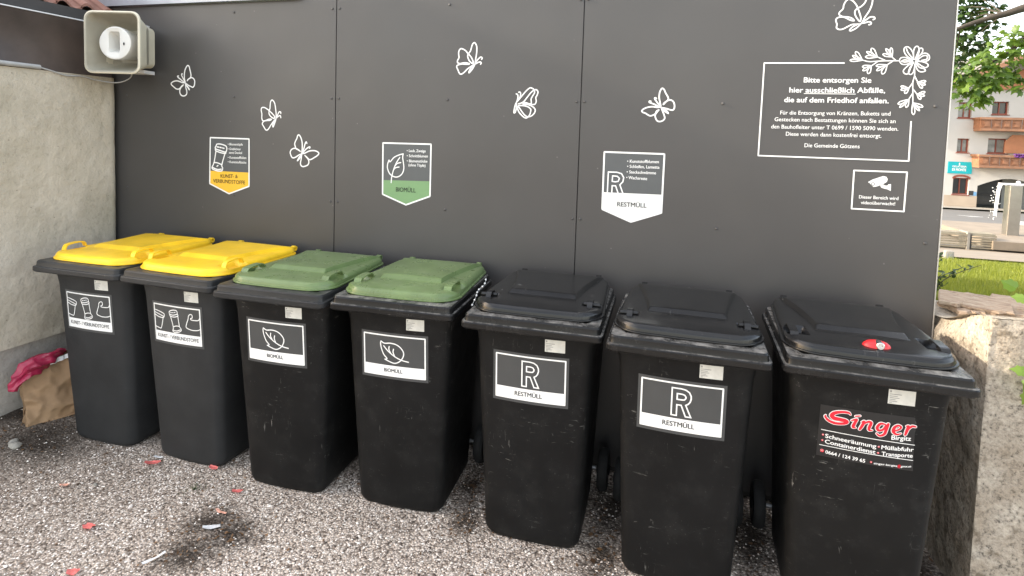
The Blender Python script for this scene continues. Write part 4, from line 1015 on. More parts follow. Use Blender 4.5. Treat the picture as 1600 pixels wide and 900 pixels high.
rivet_me = rv.mesh('rivet', M['panel'], smooth=60)
for pan, xs in ((P1, (-1.62, -0.765, -0.0745)), (P2, (-0.0265, 0.656, 1.3728)), (P3, (1.4128, 2.0815, 2.958))):
    for z in (0.713, 1.3188, 1.9246, 2.44):
        for x in xs:
            o = link('rivet', rivet_me, pan)
            o.location = (x, -0.0003, z)
cap = MB().box(-1.98, -0.30, -0.030, 0.075, 2.512, 2.60)
cap.box(-1.98, -0.30, -0.034, -0.030, 2.500, 2.56)
tag(cap.build('roof_flashing', M['flashing'], None, bevel=0.002), 'grey zinc flashing capping the left end of the panel wall', 'flashing')

# ---- butterflies
BUT = {
 'open_left': ('white outline butterfly with open wings just right of the horn loudspeaker', 0.0085),
 'profile_small': ('small white side-on butterfly above the yellow recycling sign, wings to the left', 0.0080),
 'open_right': ('white open butterfly right of the yellow recycling sign with feelers pointing right', 0.0085),
 'profile_middle': ('white side-on butterfly high in the middle panel above the green organic sign', 0.0080),
 'folded': ('white butterfly with folded wings close to the right joint of the middle panel', 0.0074),
 'open_large': ('large white open butterfly above the white residual waste sign', 0.0080),
 'profile_top': ('large white side-on butterfly at the top above the framed notice', 0.0068)}
for k, strokes in BUTTERFLY_STROKES.items():
    mb = MB()
    cx = sum(p[0] for s in strokes for p in s) / sum(len(s) for s in strokes)
    cz = sum(p[1] for s in strokes for p in s) / sum(len(s) for s in strokes)
    for i, s in enumerate(strokes):
        ribbon(mb, [(x - cx, z - cz) for x, z in catmull(s, 6)], BUT[k][1] * 0.88, surf_wall, 0.0, 0.0003)
    o = mb.build('butterfly_decal', M['white_print'])
    o.location = (cx, -0.0008, cz)
    tag(o, BUT[k][0], 'butterfly decal', 'butterfly decals on the panel wall')

# ---- hanging-flag shaped waste signs on the wall
SIGN_STYLE = {
 'plastic': ('shield-shaped sign with a yellow field reading KUNST- & VERBUNDSTOFFE and a grave light', 'sign_yellow', 'ink_brown'),
 'organic': ('shield-shaped sign with a green field reading BIOMÜLL and a leaf', 'sign_green', 'ink_green'),
 'residual': ('shield-shaped sign with a white field reading RESTMÜLL and a large letter R', 'sign_white', 'ink')}
for k, d in WALL_SIGNS.items():
    lab, fieldm, inkm = SIGN_STYLE[k]
    ol = d['outline']
    cx, cz = ol[3]
    t = thing('waste_sign', lab, 'sign', (cx, -0.001, cz), 0, 'waste sorting signs on the panel wall')
    S = lambda x, z, o: (x - cx, -o, z - cz)
    MB().add([S(x, z, 0.0) for x, z in (ol[0], ol[1], d['div'][1], d['div'][0])], [(0, 3, 2, 1)]).build('upper_field', M['sign_grey'], t)
    MB().add([S(x, z, 0.0) for x, z in (d['div'][0], d['div'][1], ol[2], ol[3], ol[4])], [(0, 4, 3, 2, 1)]).build('colour_field', M[fieldm], t)
    b = MB()
    cl = ol + [ol[0]]
    for a, c in zip(cl[:-1], cl[1:]):
        ribbon(b, [a, c], 0.0085, S, 0.0006, 0.0002)
    if k == 'residual':
        ribbon(b, [d['div'][0], d['div'][1]], 0.007, S, 0.0012, 0.0001, cap=False)
    b.build('border', M['white_print'], t)
    ic = MB()
    for i, s in enumerate(d['icon']):
        ribbon(ic, catmull(s, 6) if d['smooth'] else s, 0.0062 if k != 'plastic' else 0.0075, S, 0.0015 + 0.00025 * i, 0.0002)
    ic.build('icon', M['white_print'], t)
    tx = MB()
    for s, A, B, c, bold in d['text']:
        lettering(tx, s, A, B, c * 0.9, 0.018, S, 0.0012)
    tx.build('lettering', M['white_print'], t)
    tx = MB()
    for s, A, B, c, bold in d['name']:
        lettering(tx, s, A, B, c, 0.010, S, 0.0012)
    tx.build('title', M[inkm], t)

# ---- framed notice with the flower ornament
cx, cz = 2.45, 1.55
t = thing('notice', 'white framed notice with flower corner beginning Bitte entsorgen Sie', 'notice', (cx, -0.001, cz))
S = lambda x, z, o: (x - cx, -o, z - cz)
b = MB()
for i in range(len(NOTICE_FRAME) - 1):
    ribbon(b, [NOTICE_FRAME[i], NOTICE_FRAME[i + 1]], 0.0062, S, 0.0002 + 0.0002 * i, 0.0001)
b.build('border', M['white_print'], t)
b = MB()
for i, s in enumerate(FLOWER_STROKES):
    ribbon(b, catmull(s, 5), 0.0046, S, 0.0002 + 0.00006 * i, 0.00005)
b.build('flower_ornament', M['white_print'], t)
tx = MB()
for s, A, B, c, bold in NOTICE_TEXT[:3]:
    lettering(tx, s, A, B, c * 0.92, 0.026, S, 0.0003)
ribbon(tx, NOTICE_UNDERLINE, 0.003, S, 0.0006, 0.0001, cap=False)
tx.build('heading', M['white_print'], t)
tx = MB()
for s, A, B, c, bold in NOTICE_TEXT[3:]:
    lettering(tx, s, A, B, c * 0.92, 0.008, S, 0.0003)
tx.build('lettering', M['white_print'], t)

# ---- video surveillance sign
cx, cz = CAMERA_SIGN['lens']
t = thing('surveillance_sign', 'small white framed sign with a security camera symbol reading Dieser Bereich wird videoüberwacht!', 'sign', (cx, -0.001, cz))
b = MB()
fr = CAMERA_SIGN['frame'] + [CAMERA_SIGN['frame'][0]]
for i in range(4):
    ribbon(b, [fr[i], fr[i + 1]], 0.0066, S, 0.0002 + 0.0002 * i, 0.0001)
b.build('border', M['white_print'], t)
ic = MB()
for key, off in (('body', 0.0002), ('mount', 0.0005)):
    pts = [S(x, z, off) for x, z in CAMERA_SIGN[key]]
    ic.add(pts, [tuple(range(len(pts)))])
dot(ic, *CAMERA_SIGN['lens'], 0.0042, S, 0.0016)
ic.build('camera_symbol', M['white_print'], t)
ic = MB()
ring(ic, *CAMERA_SIGN['lens'], 0.0058, 0.0082, S, 0.0011)
ribbon(ic, CAMERA_SIGN['line'], 0.0012, S, 0.0012, 0.0001, cap=False)
ic.build('camera_outline', M['sign_grey'], t)
tx = MB()
for s, A, B, c, bold in CAMERA_SIGN['text']:
    lettering(tx, s, A, B, c * 0.92, 0.018, S, 0.0003)
tx.build('lettering', M['white_print'], t)

# ================================================================== LEFT BUILDING (wall, eaves)
house = thing('plastered_outbuilding', 'rough beige plastered outbuilding on the left with tiled eaves', 'building', (-4.0, -1.0, 0))
def wall_profile():
    """plan outline of the wall: straight face at x=-1.678 with a rounded end near the panel"""
    pts = []
    for k in range(110):
        pts.append((-1.678, -1.05 + 0.98 * k / 109))
    for k in range(1, 11):
        a = 0.5 * math.pi * k / 10
        pts.append((-1.678 - 0.065 + 0.065 * math.cos(a), -0.07 + 0.062 * math.sin(a)))
    return pts
def lumpy_wall(prof, z0, z1, nz, amp, inset):
    vs, fs = [], []
    n = len(prof)
    for j in range(nz + 1):
        z = z0 + (z1 - z0) * j / nz
        for i, (x, y) in enumerate(prof):
            d = amp * noise.noise(Vector((y * 5, z * 5, 2.0))) + amp * 0.45 * noise.noise(Vector((y * 19, z * 19, 7.0)))
            vs.append((x - inset + d, y, z))
    for j in range(nz):
        for i in range(n - 1):
            fs.append((j * n + i, j * n + i + 1, (j + 1) * n + i + 1, (j + 1) * n + i))
    # top strip going back
    k = len(vs)
    for i, (x, y) in enumerate(prof):
        vs.append((x - 0.3, y, z1))
    top = nz * n
    for i in range(n - 1):
        fs.append((top + i, top + i + 1, k + i + 1, k + i))
    return vs, fs
prof = wall_profile()
vs, fs = lumpy_wall(prof, 0.455, 2.035, 110, 0.0042, 0.0)
k = len(vs)
n = len(prof)
vs += [(x - 0.1, y, 0.455) for x, y in prof]
fs += [(i + 1, i, k + i, k + i + 1) for i in range(n - 1)]
o = MB().add(vs, fs).build('wall', M['plaster'], house, smooth=60)
o.location = (4.0, 1.0, 0)
vs, fs = lumpy_wall(prof, -0.1, 0.448, 24, 0.004, 0.022)
o = MB().add(vs, fs).build('plinth', M['plinth'], house, smooth=60)
o.location = (4.0, 1.0, 0)
mb = MB().box(-6.0, -1.712, -1.045, -0.085, -0.1, 2.028)
o = mb.build('inner_wall', M['plaster'], house); o.location = (4, 1, 0)
mb = MB().box(-6.0, -1.985, -0.083, 1.85, -0.1, 2.028)
o = mb.build('inner_wall', M['plaster'], house); o.location = (4, 1, 0)
mb = MB().box(-1.98, -1.735, -1.05, -0.045, 2.031, 2.40)
o = mb.build('wall_plate', M['soffit'], house); o.location = (4, 1, 0)
# slightly bowed dark sheet above the wall
vs, fs = [], []
NY, NZ = 60, 8
for j in range(NZ + 1):
    for i in range(NY + 1):
        y = -1.05 + 1.01 * i / NY
        t_ = j / NZ
        vs.append((-1.690 - 0.03 * math.sin(t_ * math.pi) + 0.004 * noise.noise(Vector((y * 2.5, t_ * 2, 1))), y, 2.028 + 0.335 * t_))
for j in range(NZ):
    for i in range(NY):
        fs.append((j * (NY + 1) + i, j * (NY + 1) + i + 1, (j + 1) * (NY + 1) + i + 1, (j + 1) * (NY + 1) + i))
o = MB().add(vs, fs).build('fascia_board', M['fascia'], house, smooth=60); o.location = (4, 1, 0)
o = MB().box(-1.700, -1.684, -1.05, -0.05, 2.365, 2.3715).build('drip_edge', M['white_metal'], house); o.location = (4, 1, 0)
o = MB().box(-2.2, -1.715, -1.05, -0.02, 2.37, 2.44).build('soffit', M['soffit'], house); o.location = (4, 1, 0)
# tiled roof: rows of curved tiles at the eave, slope up to a ridge
mb = MB()
sl = math.tan(R(33))
for row in range(11):
    x1 = -1.72 - 0.19 * row
    z1 = 2.452 + 0.19 * row * sl
    for c in range(16):
        y0 = -0.67 + c * 0.15
        vs, fs = [], []
        for i in range(9):
            a = i / 8
            h = 0.030 * math.sin(a * math.pi * 2) * (0.8 + 0.4 * noise.noise(Vector((row, c, 0.3))))
            y = y0 + 0.158 * a
            vs += [(x1 + 0.015 * noise.noise(Vector((row * 3, c * 3, 1))), y, z1 + h + 0.012), (x1 - 0.24, y, z1 + h + 0.24 * sl), (x1, y, z1 + h - 0.006)]
        for i in range(8):
            fs += [(3 * i, 3 * i + 3, 3 * i + 4, 3 * i + 1), (3 * i + 2, 3 * i + 5, 3 * i + 3, 3 * i)]
        mb.add(vs, fs)
o = mb.build('roof_tiles', M['tile_roof'], house, smooth=50); o.location = (4, 1, 0)
mb = MB()
mb.add([(-1.80, -0.62, 2.42), (-1.80, 1.9, 2.42), (-3.85, 1.9, 3.78), (-3.85, -0.62, 3.78), (-6.0, -0.62, 2.42), (-6.0, 1.9, 2.42)],
       [(0, 3, 2, 1), (3, 4, 5, 2), (0, 4, 3), (1, 2, 5)])
o = mb.build('roof_deck', M['roof_brown'], house); o.location = (4, 1, 0)

# unseen stepped block, added on the left to shade the yard and panels
t = thing('shade_caster', 'unseen pale stepped block added left of the yard to shade the bins', 'shade_caster', (-17, -3, 0))
def caster_part(name, mat, *b):
    q_ = MB()
    for a in b: q_.box(*a)
    q_.v = [(x + 17, y + 3, z) for x, y, z in q_.v]
    return q_.build(name, mat, t)
caster_part('wall', M['house_white'], (-22, -13, -4.4, -1.622, -0.1, 7.70), (-20, -13, -1.618, 0.75, -0.1, 8.16))
caster_part('caster_top', M['concrete'], (-22.05, -12.95, -4.45, -1.620, 7.703, 7.86), (-20.05, -12.95, -1.617, 0.80, 8.163, 8.31))

# conduit and cable on the wall top, running to the loudspeaker
t = thing('power_cable', 'thin grey cable in a short conduit on top of the plaster wall', 'cable', (-1.67, -0.7, 2.04))
o = MB().tube([(-1.668, -1.04, 2.052), (-1.668, -0.505, 2.050)], 0.0135, 10).build('conduit', M['cable'], t, smooth=50); o.location = (1.67, 0.7, -2.04)
o = MB().tube(catmull([(-1.668, -0.51, 2.050), (-1.662, -0.44, 2.035), (-1.664, -0.36, 2.018), (-1.655, -0.27, 2.022), (-1.640, -0.18, 2.006), (-1.58, -0.10, 2.000), (-1.52, -0.06, 2.035), (-1.49, -0.07, 2.09)], 6), 0.0042, 8).build('cable_run', M['cable'], t, smooth=50); o.location = (1.67, 0.7, -2.04)

# ================================================================== GRANITE RETAINING BLOCK
def granite_block():
    vs, fs = [], []
    def top(x, y):
        return 1.0 + 0.13 * smoothstep(0.02, -0.475, y) + 0.006 * noise.noise(Vector((x * 6, y * 6, 2)))
    def quadgrid(fn, nu, nv):
        k = len(vs)
        for j in range(nv + 1):
            for i in range(nu + 1):
                vs.append(fn(i / nu, j / nv))
        for j in range(nv):
            for i in range(nu):
                a = k + j * (nu + 1) + i
                fs.append((a, a + 1, a + nu + 2, a + nu + 1))
    def nz(a, b, c, s):
        return 0.012 * noise.noise(Vector((a * 4, b * 4, c * 4 + s))) + 0.006 * noise.noise(Vector((a * 17, b * 17, c * 17 + s))) + 0.003 * noise.noise(Vector((a * 41, b * 41, c * 41 + s)))
    def left(u, v):
        y = 0.30 - 0.775 * u
        e = smoothstep(0, 0.08, u) * smoothstep(1.0, 0.94, u)
        z = -0.1 + (top(3.02, y) + 0.1) * v
        round_ = 0.03 * smoothstep(0.93, 1.0, v) * smoothstep(1.0, 0.6, u)
        return (3.014 + round_ + e * nz(0, y, z, 1.0), y, z)
    def front(u, v):
        x = 3.014 + 3.2 * u ** 1.5
        e = smoothstep(0, 0.01, u)
        z = -0.1 + (top(x, -0.475) + 0.1) * v
        return (x, -0.475 - e * nz(x, 0, z, 4.0), z)
    def upper(u, v):
        x = 3.014 + 3.2 * u ** 1.5
        y = -0.475 + 0.775 * v
        r_ = 0.03 * smoothstep(0.0, 0.4, v) * (1 if u == 0 else 0)
        return (x + r_, y, top(x if u else 3.02, y))
    quadgrid(left, 60, 80)
    quadgrid(front, 110, 80)
    quadgrid(upper, 60, 30)
    return MB().add(vs, fs)
o = granite_block().build('granite_block', M['granite'], None, smooth=70, weld=True)
tag(o, 'big rough granite retaining block to the right of the bins, partly sunlit', 'stone block')

# ================================================================== WHEELIE BINS
def yF(z):
    return 0.140 - 0.071 * z
def surf_bin(x, z, o):
    return (x, yF(z) + 0.35 * x * x - o, z)

def bulge(loop, y0, y1):
    return [(x, y + 0.35 * x * x * max(0.0, 1 - (y - y0) / (y1 - y0)) ** 3, z) for x, y, z in loop]

def body_mesh(mat):
    loops = []
    for z in (0.0, 0.004, 0.010, 0.018, 0.03, 0.06, 0.10, 0.2, 0.35, 0.5, 0.65, 0.8, 0.87, 0.905, 0.93, 0.945, 0.953):
        w = 0.208 + 0.044 * z
        yf = yF(z)
        if z < 0.03:
            k = (1 - z / 0.03) ** 2
            w -= 0.016 * k
            yf += 0.008 * k
        if z > 0.87:
            k = ((z - 0.87) / 0.083) ** 2
            w += 0.034 * k
            pass
        yb = 0.585 + 0.05 * z
        lp = rrect(-w, w, yf, yb, 0.042, z, 6, 8)
        loops.append(bulge(lp, yf, yb))
    return MB().loft(loops, True, False).mesh('body', mat, smooth=50)

def rim_mesh(mat):
    prof = [(0.055, 0.944), (0.006, 0.950), (0.0, 0.957), (0.0, 0.975), (0.0025, 0.979), (0.0105, 0.981), (0.0115, 0.985), (0.013, 1.002), (0.0175, 1.0085), (0.055, 1.011), (0.064, 1.008), (0.068, 0.98)]
    loops = [rrect(-0.29 + i, 0.29 - i, 0.0 + i, 0.655 - i * 0.5, max(0.006, 0.026 - i * 0.2), z, 5, 8) for i, z in prof]
    return MB().loft(loops, False, False).mesh('rim', mat, smooth=22)

def lid_outline(v, kind):
    """half width of the lid at depth v (0 front .. 1 back)"""
    y = 0.060 + 0.645 * v
    W = 0.268 - 0.028 * v
    for d, r in ((y - 0.060, 0.105), (0.705 - y, 0.075)):
        if d < r:
            W = W - r + math.sqrt(max(0.0, r * r - (r - d) ** 2))
    return y, W

def lid_mesh(mat, kind):
    NU, NV = 74, 96
    vs = []
    def height(x, y, hw):
        e = min(hw - abs(x), y - 0.060, 0.705 - y)
        e = max(0.0, e)
        z = 1.037 + 0.0095 * (1 - math.exp(-e / 0.007)) + 0.004 * (1 - (x / 0.27) ** 2) * smoothstep(0, 0.08, e)
        xs = 0.155 + 0.075 * (max(0.0, y - 0.24) / 0.45) ** 1.6
        front = smoothstep(0.0, 1.0, (y - 0.228) / 0.034)
        if front < 1: front = max(0, min(1, (y - 0.228) / 0.034))
        side = max(0.0, min(1.0, (xs - abs(x)) / 0.011))
        p = min(front, side) * (1 - smoothstep(0.60, 0.70, y) * 0.8)
        z += 0.0165 * p
        for s in (-1, 1):
            if kind == 'lock':
                bx = smoothstep(0.185, 0.192, s * x) * smoothstep(0.258, 0.248, s * x)
                by = smoothstep(0.150, 0.160, y) * smoothstep(0.262, 0.250, y)
                z -= 0.026 * bx * by
            elif kind == 'barrel':
                bx = smoothstep(0.180, 0.190, s * x) * smoothstep(0.262, 0.252, s * x)
                by = smoothstep(0.155, 0.165, y) * smoothstep(0.222, 0.210, y)
                z -= 0.016 * bx * by
            else:
                bx = smoothstep(0.180, 0.215, s * x)
                by = smoothstep(0.130, 0.165, y) * smoothstep(0.270, 0.245, y)
                z -= 0.021 * bx * by
        return z
    ky = [0.060, 0.100, 0.228, 0.262, 0.640, 0.705]
    ycounts = [14, 26, 6, 36, 14]
    rows = []
    for q in range(5):
        for k in range(ycounts[q]):
            f_ = k / ycounts[q]
            if q == 0: f_ = f_ ** 1.6
            if q == 4: f_ = 1 - (1 - f_) ** 1.6
            rows.append(ky[q] + (ky[q + 1] - ky[q]) * f_)
    rows.append(0.705)
    for yr in rows:
        v = (yr - 0.060) / 0.645
        y, hw = lid_outline(v, kind)
        xs = min(0.155 + 0.075 * (max(0.0, y - 0.24) / 0.45) ** 1.6, hw * 0.93)
        knots = [-hw, -xs, -xs + 0.012, xs - 0.012, xs, hw]
        counts = [16, 3, 36, 3, 16]
        row = [knots[q] + (knots[q + 1] - knots[q]) * k / counts[q] for q in range(5) for k in range(counts[q])] + [hw]
        for x in row:
            yy = y + 0.012 * (x / 0.27) ** 2 * (1 - v)
            vs.append((x, yy, height(x, y, hw)))
    fs = []
    n = NU + 1
    for j in range(NV):
        for i in range(NU):
            fs.append((j * n + i, j * n + i + 1, (j + 1) * n + i + 1, (j + 1) * n + i))
    loop = [i for i in range(n)] + [j * n + NU for j in range(1, NV + 1)] + [NV * n + i for i in range(NU - 1, -1, -1)] + [j * n for j in range(NV - 1, 0, -1)]
    P = [Vector(vs[i]) for i in loop]
    L = len(loop)
    nrm = []
    for i in range(L):
        d = P[(i + 2) % L] - P[i - 2]
        nn = Vector((d.y, -d.x, 0))
        nrm.append(nn.normalized())
    prev = loop
    for out, z in ((0.0025, 1.0345), (0.004, 1.030), (0.005, 1.0215), (0.0055, 1.0195), (0.0125, 1.0185), (0.0135, 1.016), (0.013, 1.0125), (0.0, 1.0125)):
        k = len(vs)
        vs += [(p.x + m_.x * out, p.y + m_.y * out, z) for p, m_ in zip(P, nrm)]
        cur = list(range(k, k + L))
        for i in range(L):
            fs.append((prev[i], cur[i], cur[(i + 1) % L], prev[(i + 1) % L]))
        prev = cur
    fs.append(tuple(reversed(prev)))
    return MB().add(vs, fs).mesh('lid', mat, smooth=32)

def strap(s, x0, x1, path, th):
    """flat bent strip: path in (y, z), width from x0 to x1"""
    loops = []
    for i, (y, z) in enumerate(path):
        a = path[max(0, i - 1)]; b = path[min(len(path) - 1, i + 1)]
        d = Vector((b[0] - a[0], b[1] - a[1])).normalized()
        ny, nz = -d.y * th, d.x * th
        loops.append([(s * x0, y, z), (s * x1, y, z), (s * x1, y + ny, z + nz), (s * x0, y + ny, z + nz)])
    return MB().loft(loops)

def handle_mesh(mat, kind, s):
    if kind == 'arch_high':
        p = catmull([(0.140, 1.040), (0.146, 1.058), (0.157, 1.068), (0.20, 1.0725), (0.238, 1.070), (0.249, 1.058), (0.253, 1.046)], 4)
        return strap(s, 0.224, 0.250, p, 0.006).mesh('handle', mat, smooth=40)
    if kind == 'arch':
        p = catmull([(0.138, 1.0365), (0.143, 1.0505), (0.155, 1.0575), (0.20, 1.0615), (0.246, 1.0605), (0.258, 1.0535), (0.266, 1.0425)], 4)
        return strap(s, 0.200, 0.236, p, 0.006).mesh('handle', mat, smooth=40)
    if kind == 'barrel':
        mb = MB()
        mb.tube([(s * 0.186, 0.187, 1.0505), (s * 0.189, 0.187, 1.0505), (s * 0.256, 0.187, 1.0485), (s * 0.259, 0.187, 1.0485)], [0.006, 0.0095, 0.0095, 0.006], 14)
        p = catmull([(0.150, 1.0405), (0.160, 1.0525), (0.176, 1.0615), (0.198, 1.0615), (0.213, 1.0525), (0.226, 1.0425)], 4)
        q = strap(s, 0.206, 0.228, p, 0.006)
        mb.add(q.v, q.f)
        return mb.mesh('handle', mat, smooth=45)
    p = catmull([(0.152, 1.0405), (0.158, 1.0485), (0.17, 1.0525), (0.21, 1.0540), (0.245, 1.0535), (0.262, 1.0465)], 4)
    return strap(s, 0.222, 0.250, p, 0.005).mesh('handle', mat, smooth=40)

def lug_mesh(mat, s):
    mb = MB()
    x0, x1 = s * 0.180, s * 0.205
    mb.loft([[(x0, 0.690, 1.014), (x1, 0.690, 1.014), (x1, 0.690, 1.044), (x0, 0.690, 1.044)],
             [(x0, 0.712, 1.020), (x1, 0.712, 1.020), (x1, 0.712, 1.046), (x0, 0.712, 1.046)]])
    n = 18
    loops = []
    for x, r_ in ((x0, 0.0075), (x0, 0.0150), (x1, 0.0150), (x1, 0.0075)):
        loops.append([(x, 0.722 + r_ * math.cos(2 * math.pi * k / n), 1.034 + r_ * math.sin(2 * math.pi * k / n)) for k in range(n)])
    loops.append(loops[0])
    mb.loft(loops, False, False)
    return mb.mesh('hinge_lug', mat, smooth=40)

def lathe_x(prof, seg=28):
    """profile (radius, x) revolved about the x axis through (0, 0)"""
    return [[(x, r_ * math.cos(2 * math.pi * k / seg), r_ * math.sin(2 * math.pi * k / seg)) for k in range(seg)] for r_, x in prof]

TYRE = MB().loft(lathe_x([(0.066, -0.022), (0.088, -0.024), (0.098, -0.014), (0.100, 0.0), (0.098, 0.014), (0.088, 0.024), (0.066, 0.022)]), True, True).mesh('tyre', M['rubber'], smooth=40)
HUB = MB().loft(lathe_x([(0.012, -0.034), (0.022, -0.031), (0.026, -0.024), (0.060, -0.0255), (0.064, -0.023), (0.064, 0.023), (0.060, 0.0255), (0.026, 0.024), (0.022, 0.031), (0.012, 0.034)]), True, True).mesh('hub', M['bin_black'], smooth=40)
CACHE = {}
def cached(key, fn):
    if key not in CACHE:
        CACHE[key] = fn()
    return CACHE[key]

R_OUTER = [(0, 0), (0, 1), (.48, 1), (.70, .975), (.88, .90), (.97, .78), (.98, .67), (.93, .55), (.84, .47), (.72, .42), (1.0, 0), (.73, 0), (.49, .40), (.27, .40), (.27, 0), (0, 0)]
R_INNER = [(.27, .60), (.27, .81), (.52, .81), (.65, .785), (.715, .72), (.71, .67), (.64, .61), (.52, .60), (.27, .60)]

def sticker(kind, t, zc=0.741, xc=-0.008):
    """A4 waste sticker: vinyl sheet with white frame, caption strip, symbol"""
    def S(x, z, o): return surf_bin(x + xc, z + zc, o + 0.0012)
    st = cached(('sheet', kind), lambda: (lambda q: (patch(q, -0.160, 0.160, -0.110, 0.107, S, 0.0, 16, 8), q)[1])(MB()).mesh('sticker', M['grey_vinyl']))
    o = link('sticker', st, t)
    def frame():
        b = MB()
        c = [(-0.146, -0.094), (0.146, -0.094), (0.146, 0.0935), (-0.146, 0.0935)]
        for i, (p, q) in enumerate(zip(c, c[1:] + c[:1])):
            ribbon(b, densify([p, q], 0.02), 0.0062, S, 0.0008 + 0.00015 * i, 0.0001)
        return b.mesh('border', M['white_print'])
    link('border', cached('frame', frame), o)
    def strip():
        b = MB()
        patch(b, -0.1432, 0.1432, -0.0915, -0.046, S, 0.0006, 16, 3)
        return b.mesh('caption_strip', M['white_print'])
    link('caption_strip', cached('strip', strip), o)
    cap_, A, B, h = {'R': ('RESTMÜLL', (-0.064, -0.0785), (0.052, -0.0785), 0.0185), 'leaf': ('BIOMÜLL', (-0.048, -0.077), (0.040, -0.077), 0.0165),
                     'plastics': ('KUNST- / VERBUNDSTOFFE', (-0.131, -0.0785), (0.131, -0.0785), 0.0185)}[kind]
    def title():
        b = MB(); lettering(b, cap_, A, B, h, 0.024 if kind != 'plastics' else 0.016, S, 0.0011)
        return b.mesh('lettering', M['ink'])
    link('lettering', cached(('title', kind), title), o)
    def icon():
        b = MB()
        if kind == 'R':
            f = lambda L: [(-0.034 + u * 0.071, -0.034 + w * 0.108) for u, w in L]
            ribbon(b, densify(f(R_OUTER), 0.01), 0.0052, S, 0.0009, 0.0001)
            ribbon(b, densify(f(R_INNER), 0.01), 0.0052, S, 0.0012, 0.0001)
        else:
            for i, s in enumerate(BIN_LEAF if kind == 'leaf' else BIN_PLASTICS):
                s2 = [(x - (-0.013 if kind == 'leaf' else -0.035) - 0.0, z - (0.730 if kind == 'leaf' else 0.738)) for x, z in s]
                ribbon(b, densify(catmull(s2, 5), 0.012), 0.0050 if kind == 'leaf' else 0.0042, S, 0.0009 + 0.00012 * i, 0.0001)
        return b.mesh('icon', M['white_print'])
    link('icon', cached(('icon', kind), icon), o)

def advert(t):
    def S(x, z, o): return surf_bin(x, z, o + 0.0012)
    q = MB()
    b = AD_BOARD
    vs = []
    NX, NZ_ = 14, 6
    for j in range(NZ_ + 1):
        for i in range(NX + 1):
            u, w = i / NX, j / NZ_
            tx_ = b[3][0] * (1 - u) + b[2][0] * u, b[3][1] * (1 - u) + b[2][1] * u
            ty_ = b[0][0] * (1 - u) + b[1][0] * u, b[0][1] * (1 - u) + b[1][1] * u
            vs.append(S(tx_[0] * (1 - w) + ty_[0] * w, tx_[1] * (1 - w) + ty_[1] * w, 0.0))
    q.add(vs, [(j * (NX + 1) + i, j * (NX + 1) + i + 1, (j + 1) * (NX + 1) + i + 1, (j + 1) * (NX + 1) + i) for j in range(NZ_) for i in range(NX)])
    o = q.build('sticker', M['ad_black'], t)
    o['label'] = 'black advertising sticker with red script and white lettering'
    w_, r_ = MB(), MB()
    for i, s in enumerate(SCRIPT_NAME):
        c = catmull(s, 6)
        ribbon(w_, [(x, z, ww + 0.0045) for x, z, ww in c], 0.01, S, 0.0006 + 0.00015 * i, 0.00012)
        ribbon(r_, c, 0.01, S, 0.0022 + 0.0001 * i, 0.00008)
    w_.build('script_outline', M['white_print'], o)
    r_.build('script_name', M['ad_red'], o)
    tx = MB()
    for s, A, B, c, bold in AD_TEXT:
        lettering(tx, s, A, B, c * 0.88, 0.022, S, 0.0006)
    tx.build('lettering', M['white_print'], o)
    ln = MB()
    for l_ in AD_LINES:
        ribbon(ln, densify(l_, 0.02), 0.0022, S, 0.0009, 0.0001, cap=False)
    for x, z, rr in AD_DOTS:
        dot(ln, x, z, rr, S, 0.0006, 14)
    ln.build('rules', M['white_print'], o)
    rd = MB()
    for x, z, rr in AD_DOTS:
        ring(rd, x, z, rr * 0.45, rr * 0.95, S, 0.0012, 14)
    x, z, rr = AD_DOTS[4]
    ribbon(rd, catmull([(x - 0.002, z - 0.0035, 0.002), (x, z, 0.0012), (x + 0.002, z + 0.0035, 0.002)], 4), 0.001, S, 0.0016)
    for s, A, B, c, bold in AD_AT:
        lettering(rd, s, A, B, c * 0.9, 0.03, S, 0.0008)
    rd.build('bullets', M['ad_red'], o)

def id_label():
    b = MB(); patch(b, 0.052, 0.134, 0.868, 0.920, surf_bin, 0.0012, 4, 3)
    return b.mesh('id_label', M['paper'])
def id_print():
    b = MB()
    patch(b, 0.0565, 0.061, 0.909, 0.916, surf_bin, 0.0017, 1, 1)
    for z, x1 in ((0.903, 0.092), (0.896, 0.080), (0.890, 0.086), (0.884, 0.074), (0.878, 0.080), (0.8725, 0.064)):
        patch(b, 0.0565, x1, z - 0.0011, z + 0.0011, surf_bin, 0.0017, 3, 1)
    return b.mesh('print', M['faint'])

